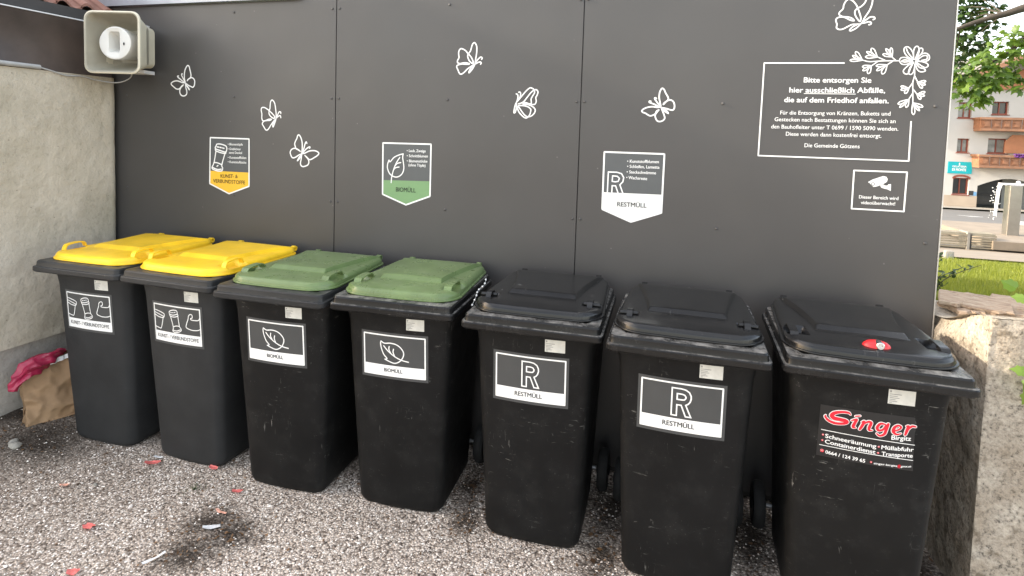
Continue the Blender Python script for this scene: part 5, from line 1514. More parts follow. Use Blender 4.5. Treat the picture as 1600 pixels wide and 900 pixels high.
BINS = [  # x, y, angle, body, rim, lid, lid kind, handle kind, sticker, label
 (-1.0615, -0.7861, 0.0171, 'bin_grey', 'rim_grey', 'lid_yellow', 'arch', 'arch_high', 'plastics', 'grey wheelie bin with yellow lid in the corner next to the paper bag'),
 (-0.4832, -0.7806, -0.0192, 'bin_grey', 'rim_grey', 'lid_yellow', 'arch', 'arch_high', 'plastics', 'grey wheelie bin with yellow lid standing next to a green-lidded bin'),
 (0.1325, -0.8110, 0.0349, 'bin_black', 'rim_grey', 'lid_green', 'arch', 'arch', 'leaf', 'black wheelie bin with green lid and leaf sticker beside a yellow-lidded bin'),
 (0.7250, -0.7651, 0.0566, 'bin_black', 'rim_black', 'lid_green', 'arch', 'arch', 'leaf', 'black wheelie bin with green lid and leaf sticker beside a black-lidded bin'),
 (1.3561, -0.7900, 0.0259, 'bin_black', 'rim_black', 'lid_black', 'barrel', 'barrel', 'R', 'black wheelie bin with black lid and letter R sticker beside a green-lidded bin'),
 (1.9511, -0.8364, -0.0018, 'bin_black', 'rim_black', 'lid_black', 'barrel', 'barrel', 'R', 'black bin with black lid and letter R sticker, beside the bin with red lock'),
 (2.5623, -0.8303, -0.0146, 'bin_scuffed', 'rim_black', 'lid_black', 'lock', 'pocket', 'ad', 'scratched black wheelie bin with a red lock on its lid and a black advertising sticker')]
for (bx, by, ba, bm_, rm_, lm_, lk, hk, stk, lab) in BINS:
    t = thing('wheelie_bin', lab, 'wheelie bin', (bx, by, 0), ba, 'wheelie bins in a row along the panel wall')
    link('body', cached(('body', bm_), lambda: body_mesh(M[bm_])), t)
    link('rim', cached(('rim', rm_), lambda: rim_mesh(M[rm_])), t)
    lid = link('lid', cached(('lid', lm_, lk), lambda: lid_mesh(M[lm_], lk)), t)
    for s in (-1, 1):
        link('handle', cached(('handle', lm_, hk, s), lambda: handle_mesh(M[lm_], hk, s)), lid)
        link('hinge_lug', cached(('lug', lm_, s), lambda: lug_mesh(M[lm_], s)), lid)
    if stk == 'ad':
        q = MB()
        n = 22
        pr = [(0.046, -0.008), (0.045, 0.003), (0.041, 0.011), (0.033, 0.018), (0.020, 0.0225), (0.007, 0.024)]
        q.loft([[(r_ * math.cos(2 * math.pi * k / n), r_ * 0.62 * math.sin(2 * math.pi * k / n), h) for k in range(n)] for r_, h in pr], False, True)
        lk_ = q.build('lock', M['lock_red'], lid, smooth=40)
        lk_.location = (0.018, 0.118, 1.0450); lk_.rotation_euler = (R(6), 0, 0)
        q = MB().loft([[(r_ * math.cos(2 * math.pi * k / n), y, r_ * math.sin(2 * math.pi * k / n)) for k in range(n)] for r_, y in ((0.013, 0.02), (0.013, -0.012), (0.011, -0.014), (0.006, -0.014), (0.005, -0.008))], True, True)
        ck = q.build('lock_cylinder', M['chrome'], lid, smooth=40)
        ck.location = (0.022, 0.098, 1.0590)
    for s in (-1, 1):
        w = thing('wheel', None, None, (s * 0.262, 0.628, 0.100))
        w.parent = t
        link('tyre', TYRE, w); link('hub', HUB, w)
    link('axle', cached('axle', lambda: MB().cyl((-0.29, 0.628, 0.100), (0.29, 0.628, 0.100), 0.010, 12).mesh('axle', M['steel'], smooth=50)), t)
    def back_handle():
        q = MB()
        q.tube([(-0.19, 0.718, 1.030), (0.19, 0.718, 1.030)], 0.0105, 12)
        for x in (-0.185, -0.06, 0.06, 0.185):
            q.box(x - 0.007, x + 0.007, 0.640, 0.718, 0.995, 1.026)
        return q.mesh('back_handle', M[bm_], smooth=45)
    link('back_handle', cached(('bh', bm_), back_handle), t)
    il = link('id_label', cached('id_label', id_label), t)
    link('print', cached('id_print', id_print), il)
    if stk == 'ad':
        advert(t)
    else:
        sticker(stk, t)

# ================================================================== HORN LOUDSPEAKER
t = thing('loudspeaker', 'ivory square horn loudspeaker mounted high at the left end of the panel wall', 'loudspeaker', (-1.367, -0.31, 2.2195), R(14))
def rr2(w, h, r_, y):
    return [(x, y, z) for x, z, _ in rrect(-w / 2, w / 2, -h / 2, h / 2, r_, 0, 5, 3)]
outer = [rr2(0.325, 0.352, 0.045, 0.0), rr2(0.340, 0.368, 0.050, 0.004), rr2(0.340, 0.368, 0.050, 0.014), rr2(0.318, 0.345, 0.044, 0.020), rr2(0.300, 0.325, 0.042, 0.060),
         rr2(0.212, 0.260, 0.035, 0.185), rr2(0.204, 0.252, 0.035, 0.24)]
MB().loft(outer, False, True).build('horn', M['horn'], t, smooth=40)
inner = [rr2(0.325, 0.352, 0.045, 0.0), rr2(0.312, 0.339, 0.042, 0.003), rr2(0.290, 0.316, 0.040, 0.06), rr2(0.235, 0.262, 0.036, 0.16), rr2(0.18, 0.20, 0.03, 0.195)]
MB().loft([list(reversed(l)) for l in inner], False, True).build('throat', M['horn_in'], t, smooth=40)
n = 32
def circ(r_, y, cx=0.0, cz=0.0): return [(cx + r_ * math.cos(2 * math.pi * k / n), y, cz + r_ * math.sin(2 * math.pi * k / n)) for k in range(n)]
def sqr(w, h, y):
    out = []
    for k in range(n):
        a = 2 * math.pi * k / n
        c, s = math.cos(a), math.sin(a)
        m_ = max(abs(c) / (w / 2), abs(s) / (h / 2))
        out.append((c / m_ - 0.008, y, s / m_ + 0.006))
    return out
MB().loft([list(reversed(l)) for l in (sqr(0.030, 0.055, 0.13), sqr(0.068, 0.125, 0.035), circ(0.090, 0.028), circ(0.097, 0.031), circ(0.099, 0.040), circ(0.096, 0.075), circ(0.085, 0.15), circ(0.08, 0.19))], True, True).build('reflector', M['horn_white'], t, smooth=35)
q = MB().ball((0.004, 0.115, 0.0), 0.009, 10, 6); q.box(0.0, 0.008, 0.10, 0.13, -0.02, 0.0)
q.build('driver_screw', M['steel'], t, smooth=50)
MB().loft([[(0.055 + a * math.cos(2 * math.pi * k / 10), 0.0285, -0.004 + b_ * math.sin(2 * math.pi * k / 10)) for k in range(10)] for a, b_ in ((0.005, 0.009), (0.0035, 0.0075))], True, True).build('drain_hole', M['dark'], t)
q = MB().box(-0.03, 0.03, 0.225, 0.300, -0.11, 0.15); q.box(-0.055, 0.062, 0.20, 0.300, -0.162, -0.140)
q.build('bracket', M['white_metal'], t, bevel=0.002)

# ================================================================== PAPER BAG WITH PINK FILM
t = thing('paper_bag', 'crumpled brown paper bag with pink plastic film hanging over its top, by the plaster wall', 'paper bag', (-1.515, -0.575, 0.045), R(66))
def crumple(p, s, a):
    v = Vector(p) * s
    return Vector(p) + Vector((noise.noise(v + Vector((9, 0, 0))), noise.noise(v + Vector((0, 9, 0))), noise.noise(v + Vector((0, 0, 9))))) * a
def creased(p, n_, seed):
    """paper creases: ridged noise pushes the sheet in and out along its normal"""
    v = Vector(p)
    a = 0.5 - abs(noise.noise(v * 7.0 + Vector((seed, 0, 0)))) * 2.2
    b_ = 0.4 - abs(noise.noise(v * 15.0 + Vector((0, seed, 0)))) * 2.0
    c = noise.noise(v * 34.0 + Vector((0, 0, seed)))
    return v + Vector(n_) * (0.024 * a + 0.014 * b_ + 0.003 * c)
loops = []
NJ = 64
for j in range(NJ + 1):
    f_ = j / NJ
    w = 0.134 - 0.016 * math.sin(f_ * math.pi) * 0.6
    d = 0.074 - 0.046 * f_ ** 1.3
    lp = rrect(-w, w, -d, d, 0.014, 0.0, 4, 26)
    row = []
    for x, y, _ in lp:
        ztop = 0.312 + 0.26 * x
        z = ztop * f_
        nn = Vector((x * 0.25 / w, y / d, 0)).normalized() if abs(y) > d * 0.6 else Vector((x, 0.2 * y, 0)).normalized()
        p = creased((x, y, z), nn, 3.0) if j > 0 else Vector((x, y, z))
        gusset = 0.022 * max(0.0, 1 - abs(y) / d) * math.sin(f_ * math.pi) if abs(x) > w * 0.97 else 0.0
        row.append((p.x - math.copysign(gusset, x) - 0.022 * f_, p.y + 0.050 * f_, p.z))
    loops.append(row)
MB().loft(loops, True, False).build('bag', M['kraft'], t, smooth=38)
# film spilling over the top edge, from the low left corner up to the right
spine = catmull([(-0.178, -0.055, 0.215), (-0.165, -0.045, 0.255), (-0.120, -0.025, 0.300), (-0.060, 0.005, 0.325), (0.020, 0.030, 0.345), (0.072, 0.045, 0.352)], 12)
hh = catmull([(0.010, 0), (0.030, 0), (0.042, 0), (0.042, 0), (0.032, 0), (0.010, 0)], 12)
loops = []
for k, (p, h_) in enumerate(zip(spine, hh)):
    a = Vector(spine[max(0, k - 1)]); b_ = Vector(spine[min(len(spine) - 1, k + 1)])
    dr_ = (b_ - a).normalized()
    up_ = Vector((-dr_.z, 0, dr_.x)).normalized(); out_ = dr_.cross(up_).normalized()
    lp = []
    for m_ in range(48):
        t_ = 2 * math.pi * m_ / 48
        rad = h_[0] * (1 + 0.22 * math.sin(5 * t_ + k * 0.22))
        q_ = Vector(p) + up_ * math.sin(t_) * rad * 0.85 + out_ * math.cos(t_) * rad * 1.15
        lp.append(tuple(creased(q_, (up_ * math.sin(t_) + out_ * math.cos(t_)), 11.0)))
    loops.append(lp)
MB().loft(loops, True, True).build('plastic_film', M['pink_film'], t, smooth=38)
q = MB()
vs = []
for i in range(13):
    x = -0.010 + 0.105 * i / 12
    y = -0.006 + 0.004 * math.sin(i * 1.7)
    vs += [(x, y, 0.300 + 0.026 * i / 12), (x, y + 0.006, 0.324 + 0.026 * i / 12)]
q.add(vs, [(2 * i, 2 * i + 2, 2 * i + 3, 2 * i + 1) for i in range(12)]).build('paper_edge', M['scrap'], t)

# ================================================================== BITS LYING ON THE GRAVEL
def flake(name, x, y, w, h, ang, mat, label, cat, seed, group=None, curl=0.35):
    rng = random.Random(seed)
    mb = MB()
    vs = []
    N = 6
    for j in range(N + 1):
        for i in range(N + 1):
            u, v_ = i / N - 0.5, j / N - 0.5
            s = 1 - 1.1 * abs(u) ** 2 * (1.6 if name == 'petal' else 0.3)
            px_, py_ = u * w, v_ * h * s
            z = 0.006 + curl * (px_ * px_ / max(w, 1e-3)) + 0.006 * noise.noise(Vector((u * 3 + seed, v_ * 3, 1)))
            vs.append((px_, py_, z))
    for j in range(N):
        for i in range(N):
            a = j * (N + 1) + i
            mb.f.append((a, a + 1, a + N + 2, a + N + 1))
    mb.v = vs
    o = mb.build(name, M[mat], smooth=60)
    o.location = (x, y, gravel_z(x, y) + 0.002)
    o.rotation_euler = (0.1 * rng.uniform(-1, 1), 0.15 * rng.uniform(-1, 1), ang)
    return tag(o, label, cat, group)
G_ = 'petals scattered on the gravel'
flake('petal', -0.640, -0.705, 0.072, 0.034, 0.5, 'petal', 'red petal lying in front of the bin in the corner', 'petal', 1, G_)
flake('petal', -0.316, -0.640, 0.047, 0.025, 0.1, 'petal', 'red petal half under the front edge of the second yellow-lidded bin', 'petal', 2, G_)
flake('petal', -0.060, -0.760, 0.051, 0.024, 0.4, 'petal', 'red petal at the left foot of the first green-lidded bin', 'petal', 3, G_)
flake('petal', -0.474, -1.165, 0.053, 0.038, -0.1, 'petal', 'red petal with a pale tip alone on the open gravel', 'petal', 4, G_)
flake('petal', -0.284, -1.375, 0.043, 0.034, 0.6, 'petal', 'orange red petal nearest the bottom left of the picture', 'petal', 5, G_)
flake('petal', -0.012, -0.915, 0.060, 0.015, -0.1, 'pale_petal', 'narrow pale pink petal at the edge of the dark soil patch', 'petal', 6, G_)
flake('petal', -0.860, -0.985, 0.051, 0.021, 0.2, 'pale_petal', 'faded pink petal far left on the gravel', 'petal', 7, G_)
flake('paper_scrap', 0.025, -1.010, 0.070, 0.028, 0.75, 'scrap', 'white paper scrap on the dark soil patch', 'paper scrap', 8, 'white paper scraps', 0.2)
flake('paper_scrap', -0.050, -1.225, 0.085, 0.016, 1.15, 'scrap', 'long thin white paper scrap left of the dark soil patch', 'paper scrap', 9, 'white paper scraps', 0.2)
flake('paper_scrap', -0.655, -0.655, 0.050, 0.016, 0.0, 'scrap', 'small white paper scrap against the foot of a yellow-lidded bin', 'paper scrap', 10, 'white paper scraps', 0.2)
rng = random.Random(5)
for i, (x, y, s, lab) in enumerate([(-1.385, -0.86, 0.032, 'larger pale stone at the foot of the plaster wall, left of the paper bag'), (-1.425, -0.84, 0.022, 'smaller pale stone touching the larger stone by the plaster wall'),
                                   (-0.74, -0.93, 0.012, 'small bright white pebble on the gravel in front of the corner bin')]):
    q = MB().ball((0, 0, 0), 1, 12, 8)
    q.v = [tuple(Vector(p) * (1 + 0.35 * noise.noise(Vector(p) * 1.3 + Vector((i * 5, 0, 0))))) for p in q.v]
    q.v = [(p[0] * s, p[1] * s * 0.75, p[2] * s * 0.5) for p in q.v]
    o = q.build('stone', M['concrete'], smooth=50)
    o.location = (x, y, gravel_z(x, y) + s * 0.3)
    o.rotation_euler = (0, 0, i * 1.3)
    tag(o, lab, 'stone', 'single stones on the gravel')
# tuft of moss-coloured grass
q = MB()
for k in range(90):
    a = rng.uniform(0, 6.28); d = abs(rng.gauss(0, 0.035)); x, y = -0.267 + d * math.cos(a), -0.804 + d * math.sin(a)
    h = rng.uniform(0.008, 0.022); b_ = rng.uniform(0, 6.28)
    z = gravel_z(x, y) - 0.002
    q.add([(x - 0.0015 * math.cos(b_), y - 0.0015 * math.sin(b_), z), (x + 0.0015 * math.cos(b_), y + 0.0015 * math.sin(b_), z), (x + rng.uniform(-.015, .015), y + rng.uniform(-.015, .015), z + h)], [(0, 1, 2)])
tag(q.build('grass_tuft', M['shrub']), 'low olive grass tuft growing in the gravel before the second yellow-lidded bin', 'grass tuft')
# beads hanging between two bins
q = MB()
path = catmull([(1.046, -0.600, 0.985), (1.045, -0.545, 1.012), (1.028, -0.470, 1.020), (1.032, -0.395, 1.030), (1.018, -0.33, 1.045)], 6)
acc = 1.0
for a_, b_ in zip(path[:-1], path[1:]):
    acc += math.dist(a_, b_)
    if acc > 0.027:
        acc = 0.0
        q.ball(b_, 0.0045, 8, 6)
q.tube(path, 0.0006, 5)
tag(q.build('bead_string', M['white_print'], smooth=60), 'string of white beads caught between a green-lidded and a black-lidded bin', 'bead string')

# ================================================================== WOOD SLABS ON THE GRANITE
def slab(x, y, z, lx, ly, h, rz, rx, seed, label):
    """split board: broken jagged outline, flat splintered faces"""
    rg = random.Random(seed)
    out = []
    N = 9
    for k in range(N + 1): out.append((-lx / 2 + lx * k / N, -ly / 2))
    out += [(lx / 2, -ly / 6), (lx / 2, ly / 5)]
    for k in range(N + 1): out.append((lx / 2 - lx * k / N, ly / 2))
    out += [(-lx / 2, ly / 6), (-lx / 2, -ly / 5)]
    out = [(a + rg.uniform(-.010, .010), b + rg.uniform(-.016, .016) * (1 if abs(a) < lx * .49 else 0.5)) for a, b in out]
    n = len(out)
    lay = []
    for t_, ins in ((0.0, 0.004), (0.35, 0.0), (0.72, 0.003), (1.0, 0.008)):
        lay.append([(a * (1 - ins / lx) + rg.uniform(-.002, .002), b * (1 - ins / ly * 2) + rg.uniform(-.003, .003), h * t_ * (0.85 + 0.25 * math.sin(a * 9 + seed)) + (rg.uniform(-.002, .003) if t_ else 0)) for a, b in out])
    mb = MB().loft(lay, True, False)
    top = lay[-1]
    mid = [(a * 0.6, b * 0.45, c + rg.uniform(-.003, .004)) for a, b, c in top]
    k = len(mb.v)
    mb.add(top + mid, [(i, (i + 1) % n, n + (i + 1) % n, n + i) for i in range(n)])
    mb.f.append(tuple(k + n + i for i in range(n)))
    o = mb.build('wood_slab', M['wood'], smooth=5)
    o.location = (x, y, z); o.rotation_euler = (rx, R(0), rz)
    return tag(o, label, 'wood slab', 'split wood slabs stacked on the granite block')
slab(3.165, 0.09, 1.006, 0.13, 0.17, 0.026, 0.15, 0.0, 1, 'short stubby split slab at the left end of the bottom layer')
slab(3.42, 0.11, 1.006, 0.38, 0.19, 0.024, -0.05, 0.0, 2, 'long reddish split slab in the bottom layer on the granite')
slab(3.215, 0.13, 1.040, 0.26, 0.20, 0.018, -0.30, 0.10, 3, 'ragged pale slab in the top layer nearest the panel wall')
slab(3.46, 0.15, 1.038, 0.30, 0.19, 0.020, -0.22, 0.08, 4, 'pale slab in the top layer farther from the panel wall')

# ================================================================== PLANTS
def leaf_shape(kind):
    if kind == 'maple':
        half = [(0.0, 0.0), (0.10, -0.02), (0.30, -0.14), (0.28, 0.05), (0.52, 0.18), (0.36, 0.28), (0.48, 0.52), (0.24, 0.50), (0.14, 0.62), (0.0, 1.0)]
    elif kind == 'lobed':
        half = [(0.0, 0.0), (0.22, -0.05), (0.42, 0.12), (0.34, 0.32), (0.40, 0.52), (0.20, 0.66), (0.0, 1.0)]
    else:
        half = [(0.0, 0.0), (0.16, 0.15), (0.24, 0.42), (0.18, 0.72), (0.0, 1.0)]
    return half
def add_leaf(mb, c, d, n_, size, kind, rng):
    """one folded leaf: base at c, tip along d, face normal n_"""
    d = d.normalized(); s = d.cross(n_).normalized(); n_ = s.cross(d).normalized()
    half = leaf_shape(kind)
    fold = rng.uniform(0.1, 0.4); droop = rng.uniform(0.05, 0.35)
    def P_(x, y): return c + (s * x + d * y - n_ * (abs(x) * fold + droop * y * y)) * size
    R_ = [P_(x, y) for x, y in half]; L_ = [P_(-x, y) for x, y in half]
    m_ = len(half)
    vs = R_ + L_[1:-1]
    fs = []
    # fan about the middle of the midrib so each half is a fan
    mid = P_(0, 0.35)
    vs.append(mid); km = len(vs) - 1
    for i in range(m_ - 1):
        fs.append((km, i, i + 1))
    li = [0] + [m_ + i for i in range(m_ - 2)] + [m_ - 1]
    for i in range(m_ - 1):
        fs.append((km, li[i + 1], li[i]))
    mb.add(vs, fs)

def rnd_dir(rng, up=0.0):
    v = Vector((rng.gauss(0, 1), rng.gauss(0, 1), rng.gauss(0, 1) + up))
    return v.normalized() if v.length > 1e-6 else Vector((0, 0, 1))

def leaf_cluster(mb, c, r_, num, size, kind, rng):
    for _ in range(num):
        o = rnd_dir(rng); o.z *= 0.7
        p = Vector(c) + o * r_ * rng.random() ** 0.5
        d = Vector((o.x, o.y, -0.35 + rng.uniform(-.5, .3)))
        nn = Vector((rng.gauss(0, .45), rng.gauss(-.15, .45), 1))
        add_leaf(mb, p, d if d.length > .05 else Vector((1, 0, 0)), nn, size * rng.uniform(0.7, 1.2), kind, rng)

# maple whose boughs reach in over the wall from the right
rng = random.Random(11)
tree = thing('maple_tree', 'maple tree with bright lobed leaves overhanging at the top right', 'tree', (9.0, 7.5, terrain(9, 7.5)))
off = Vector(tree.location)
tb = MB()
trunk = [Vector((9.0, 7.5, terrain(9, 7.5) - 0.2)), Vector((9.05, 7.5, 1.2)), Vector((8.9, 7.4, 2.6)), Vector((8.7, 7.3, 4.0)), Vector((8.8, 7.2, 5.6)), Vector((8.7, 7.1, 7.0))]
tb.tube(catmull([tuple(p) for p in trunk], 4), [0.30 - 0.012 * i for i in range(21)], 12)
BRIGHT = [(5.36, 6.0, 2.62), (5.46, 6.0, 2.73), (5.56, 6.0, 2.82), (5.65, 6.0, 2.94), (5.75, 6.0, 3.05), (5.84, 6.0, 3.16), (5.94, 6.0, 3.27), (5.42, 6.0, 2.52), (5.55, 6.0, 2.44), (5.68, 6.0, 2.54), (5.78, 6.0, 2.63), (5.88, 6.0, 2.71), (5.98, 6.0, 2.66), (6.07, 6.0, 2.59), (5.6, 6.0, 2.66), (5.35, 6.0, 2.76), (5.5, 6.0, 2.59), (5.7, 6.0, 2.76), (5.8, 6.0, 2.87), (5.92, 6.0, 3.0), (6.03, 6.0, 3.09), (6.04, 6.0, 3.26), (6.03, 6.0, 2.81), (5.53, 6.0, 2.36)]
SHADED = [(6.05, 8.0, 4.01), (6.22, 8.0, 4.05), (6.41, 8.0, 3.96), (6.13, 8.0, 3.79), (6.33, 8.0, 3.75), (6.08, 8.0, 3.57), (6.23, 8.0, 3.43), (6.39, 8.0, 3.49), (6.05, 8.0, 3.29), (6.03, 8.0, 3.07), (6.02, 8.0, 2.82), (6.16, 8.0, 3.19), (6.23, 8.0, 3.91), (6.45, 8.0, 3.75), (5.96, 8.0, 3.51), (6.03, 8.0, 4.27), (6.29, 8.0, 4.26), (6.5, 8.0, 4.22)]
BOUGH_A = [(6.73, 7.0, 3.84), (6.44, 7.0, 3.76), (6.22, 7.0, 3.68), (6.0, 7.0, 3.62), (5.69, 7.0, 3.5), (5.54, 7.0, 3.43)]
BOUGH_B = [(6.32, 6.1, 3.35), (6.06, 6.1, 3.19), (5.9, 6.1, 3.0), (5.7, 6.1, 2.87), (5.5, 6.1, 2.66)]
bough_a = [(8.85, 7.35, 4.6), (7.6, 7.1, 4.15)] + BOUGH_A
bough_b = [(8.7, 7.3, 3.9), (7.2, 6.5, 3.6)] + BOUGH_B
pa = catmull(bough_a, 5); tb.tube(pa, [0.085 - 0.070 * i / len(pa) for i in range(len(pa))], 8)
pb = catmull(bough_b, 5); tb.tube(pb, [0.06 - 0.052 * i / len(pb) for i in range(len(pb))], 8)
for k, (a, b_) in enumerate((((8.8, 7.2, 5.4), (7.6, 6.6, 6.2)), ((8.8, 7.2, 5.0), (10.2, 6.6, 6.2)), ((8.8, 7.2, 5.6), (9.0, 8.8, 7.0)), ((8.7, 7.1, 6.4), (7.4, 7.6, 7.4)), ((8.8, 7.3, 4.4), (10.3, 8.2, 5.0)), ((8.75, 7.3, 4.2), (7.2, 8.6, 4.6)))):
    tb.tube([a, tuple((Vector(a) + Vector(b_)) / 2 + Vector((0, 0, .15))), b_], [0.09, 0.06, 0.02], 8)
for c in BRIGHT[::3] + SHADED[::3]:
    src = bough_a if c[1] > 7 else bough_b
    nr = min(src, key=lambda p: math.dist(p, c))
    tb.tube([nr, tuple((Vector(nr) + Vector(c)) / 2 + Vector((0, 0, 0.05))), c], [0.010, 0.007, 0.003], 5)
tb.v = [tuple(Vector(p) - off) for p in tb.v]
tb.build('trunk', M['bark'], tree, smooth=60)
lb, ld = MB(), MB()
for c in BRIGHT:
    leaf_cluster(lb, c, 0.17, 15, 0.115, 'maple', rng)
for c in SHADED:
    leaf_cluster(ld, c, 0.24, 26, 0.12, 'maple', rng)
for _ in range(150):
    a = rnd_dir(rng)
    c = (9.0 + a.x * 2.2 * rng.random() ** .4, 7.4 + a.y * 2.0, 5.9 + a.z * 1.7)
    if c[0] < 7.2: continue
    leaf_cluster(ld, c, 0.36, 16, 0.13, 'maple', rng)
for mb_, mm in ((lb, 'maple'), (ld, 'maple_shaded')):
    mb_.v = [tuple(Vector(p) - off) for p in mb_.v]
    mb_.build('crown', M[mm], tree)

# dark bushy shrub peeping round the edge of the panel wall
rng = random.Random(21)
sx, sy = 3.20, 0.52
t = thing('shrub', 'thin small-leaved shrub peeping out past the right edge of the panel wall', 'shrub', (sx, sy, terrain(sx, sy)))
st, lf = MB(), MB()
for (ex, ey, ez, nl) in ((0.19, -0.02, 0.225, 15), (0.13, 0.02, 0.20, 12), (0.02, 0.0, 0.26, 22), (0.06, 0.02, 0.10, 22), (0.09, -0.03, 0.06, 18), (-0.05, 0.03, 0.30, 24), (0.03, -0.02, 0.17, 22), (-0.12, 0.05, 0.28, 20)):
    p = catmull([(-0.05, 0.0, -0.02), (ex * .35 - .03, ey, ez * .6), (ex, ey, ez)], 6)
    st.tube(p, [0.004 - 0.003 * i / len(p) for i in range(len(p))], 5)
    for _ in range(nl):
        q_ = Vector(p[rng.randint(3, len(p) - 1)])
        add_leaf(lf, q_ + rnd_dir(rng) * 0.008, rnd_dir(rng, .3), rnd_dir(rng, .8), rng.uniform(0.022, 0.040), 'oval', rng)
st.build('stem', M['bark'], t, smooth=60)
lf.build('foliage', M['shrub'], t)
# young climbing plant at the right edge, in front of the granite
t = thing('vine', 'bright green lobed vine leaves hanging before the granite block at the right edge', 'climbing plant', (3.32, -0.56, 0.75))
o_ = Vector(t.location)
st, lf = MB(), MB()
p = catmull([(3.30, -0.44, 1.14), (3.20, -0.49, 1.18), (3.15, -0.50, 1.10), (3.20, -0.53, 0.98), (3.17, -0.54, 0.90), (3.24, -0.55, 0.80)], 6)
st.tube([tuple(Vector(q_) - o_) for q_ in p], [0.004] * len(p), 6)
rng = random.Random(9)
for c, size, d in (((3.085, -0.47, 1.245), 0.055, (-0.3, 0, 0.15)), ((3.105, -0.49, 1.215), 0.045, (-1, 0, .1)), ((3.14, -0.5, 1.24), 0.05, (.4, 0, .3)), ((3.15, -0.5, 1.18), 0.06, (1, 0, -.2)), ((3.16, -0.5, 1.26), 0.07, (.9, 0, .2)),
                   ((3.105, -0.54, 0.965), 0.05, (-1, 0, .2)), ((3.12, -0.55, 0.945), 0.055, (-.5, 0, -.8)), ((3.13, -0.55, 0.99), 0.05, (.2, 0, 1)), ((3.14, -0.55, 0.93), 0.055, (.6, 0, -.6)), ((3.12, -0.55, 0.90), 0.06, (-.4, 0, -1)), ((3.16, -0.55, 0.95), 0.06, (1, 0, .2)), ((3.17, -0.55, 0.88), 0.07, (.4, 0, -1)), ((3.20, -0.55, 0.98), 0.07, (.4, 0, 1))):
    add_leaf(lf, Vector(c) - o_, Vector(d), Vector((rng.gauss(-.4, .3), -0.75, rng.uniform(.2, .8))), size, 'lobed', rng)
st.build('stem', M['bark'], t, smooth=60)
lf.build('foliage', M['ivy'], t)

# ================================================================== SQUARE: BENCH, MARKER, FOUNTAIN
t = thing('slatted_bench', 'silvered slatted wooden bench standing on the beige square beyond the lawn', 'bench', (9.0, 16.0, -1.05))
def slats(x0, x1):
    mb = MB()
    for k in range(6):
        mb.box(x0, x1, -0.02 - 0.012 * (k % 2), 0.02, 0.06 + 0.068 * k, 0.105 + 0.068 * k)
    for k in range(5):
        mb.box(x0, x1, 0.05 + 0.09 * k, 0.12 + 0.09 * k, 0.44, 0.475)
    return mb
slats(-1.2, 0.66).build('slat_panel', M['bench_wood'], t, bevel=0.004)
slats(0.78, 1.36).build('slat_panel', M['bench_wood'], t, bevel=0.004)
MB().box(0.665, 0.735, -0.04, 0.5, -0.08, 0.50).build('post', M['concrete'], t, bevel=0.006)
MB().box(0.74, 0.775, -0.02, 0.5, -0.02, 0.44).build('bracket', M['soffit'], t)
MB().box(-1.2, 1.36, 0.1, 0.45, -0.08, 0.055).build('base', M['concrete'], t)

d0 = (5.93, 7.6)
t = thing('marker_stone', 'small white numbered marker stone at the far edge of the lawn', 'marker stone', (6.06, 7.75, terrain(6.06, 7.75) - 0.02))
MB().loft([rrect(-0.060, 0.060, -0.05, 0.05, 0.012, 0.0, 3, 2), rrect(-0.060, 0.060, -0.05, 0.05, 0.012, 0.145, 3, 2), rrect(-0.050, 0.050, -0.042, 0.042, 0.012, 0.155, 3, 2)]).build('stone', M['concrete'], t, smooth=40)
q = MB(); lettering(q, '16', (-0.036, 0.045), (0.036, 0.045), 0.075, 0.01, lambda x, z, o: (x, -0.0505 - o, z), 0.0006); q.build('number', M['cable'], t)

plat = MB().box(10.25, 16.5, 15.9, 20.6, -0.98, -0.74)
plat.box(10.55, 16.2, 16.3, 20.2, -1.15, -0.98)
tag(plat.build('fountain_basin', M['pavers'], None, bevel=0.01), 'low beige stone basin slab carrying the steel fountain', 'fountain basin')
t = thing('fountain', 'square brushed steel fountain pillar with water falling from its spout', 'fountain', (11.40, 17.6, -0.74))
MB().loft([rrect(-0.155, 0.155, -0.155, 0.155, 0.02, 0.0, 4, 2), rrect(-0.155, 0.155, -0.155, 0.155, 0.02, 1.46, 4, 2), rrect(-0.145, 0.145, -0.145, 0.145, 0.02, 1.475, 4, 2)]).build('pillar', M['inox'], t, smooth=30)
q = MB().box(-0.36, 0.42, -0.09, 0.09, 1.478, 1.53); q.ball((0.10, 0.0, 1.56), 0.055, 12, 8)
q.build('spout', M['white_metal'], t, bevel=0.0)
q = MB()
rng = random.Random(2)
for s in range(9):
    x0 = -0.34 + 0.03 * s * 0.4
    y0 = rng.uniform(-0.08, 0.08)
    path = []
    for k in range(12):
        f_ = k / 11
        path.append((x0 - 0.16 * f_ ** 0.6 * (0.4 + 0.1 * s) + 0.02 * noise.noise(Vector((s * 3, f_ * 6, 0))), y0 + 0.02 * noise.noise(Vector((s, f_ * 7, 5))), 1.49 - 0.95 * f_ ** 1.7))
    q.tube(path, [0.022 * (0.6 + 0.6 * abs(noise.noise(Vector((s * 7, k * 0.9, 2))))) for k in range(12)], 7)
for _ in range(60):
    f_ = rng.random()
    q.ball((-0.40 - rng.uniform(-.05, .14), rng.uniform(-.1, .1), 1.45 - 1.0 * f_), rng.uniform(0.008, 0.02), 6, 4)
q.build('water_jet', M['water'], t, smooth=60)

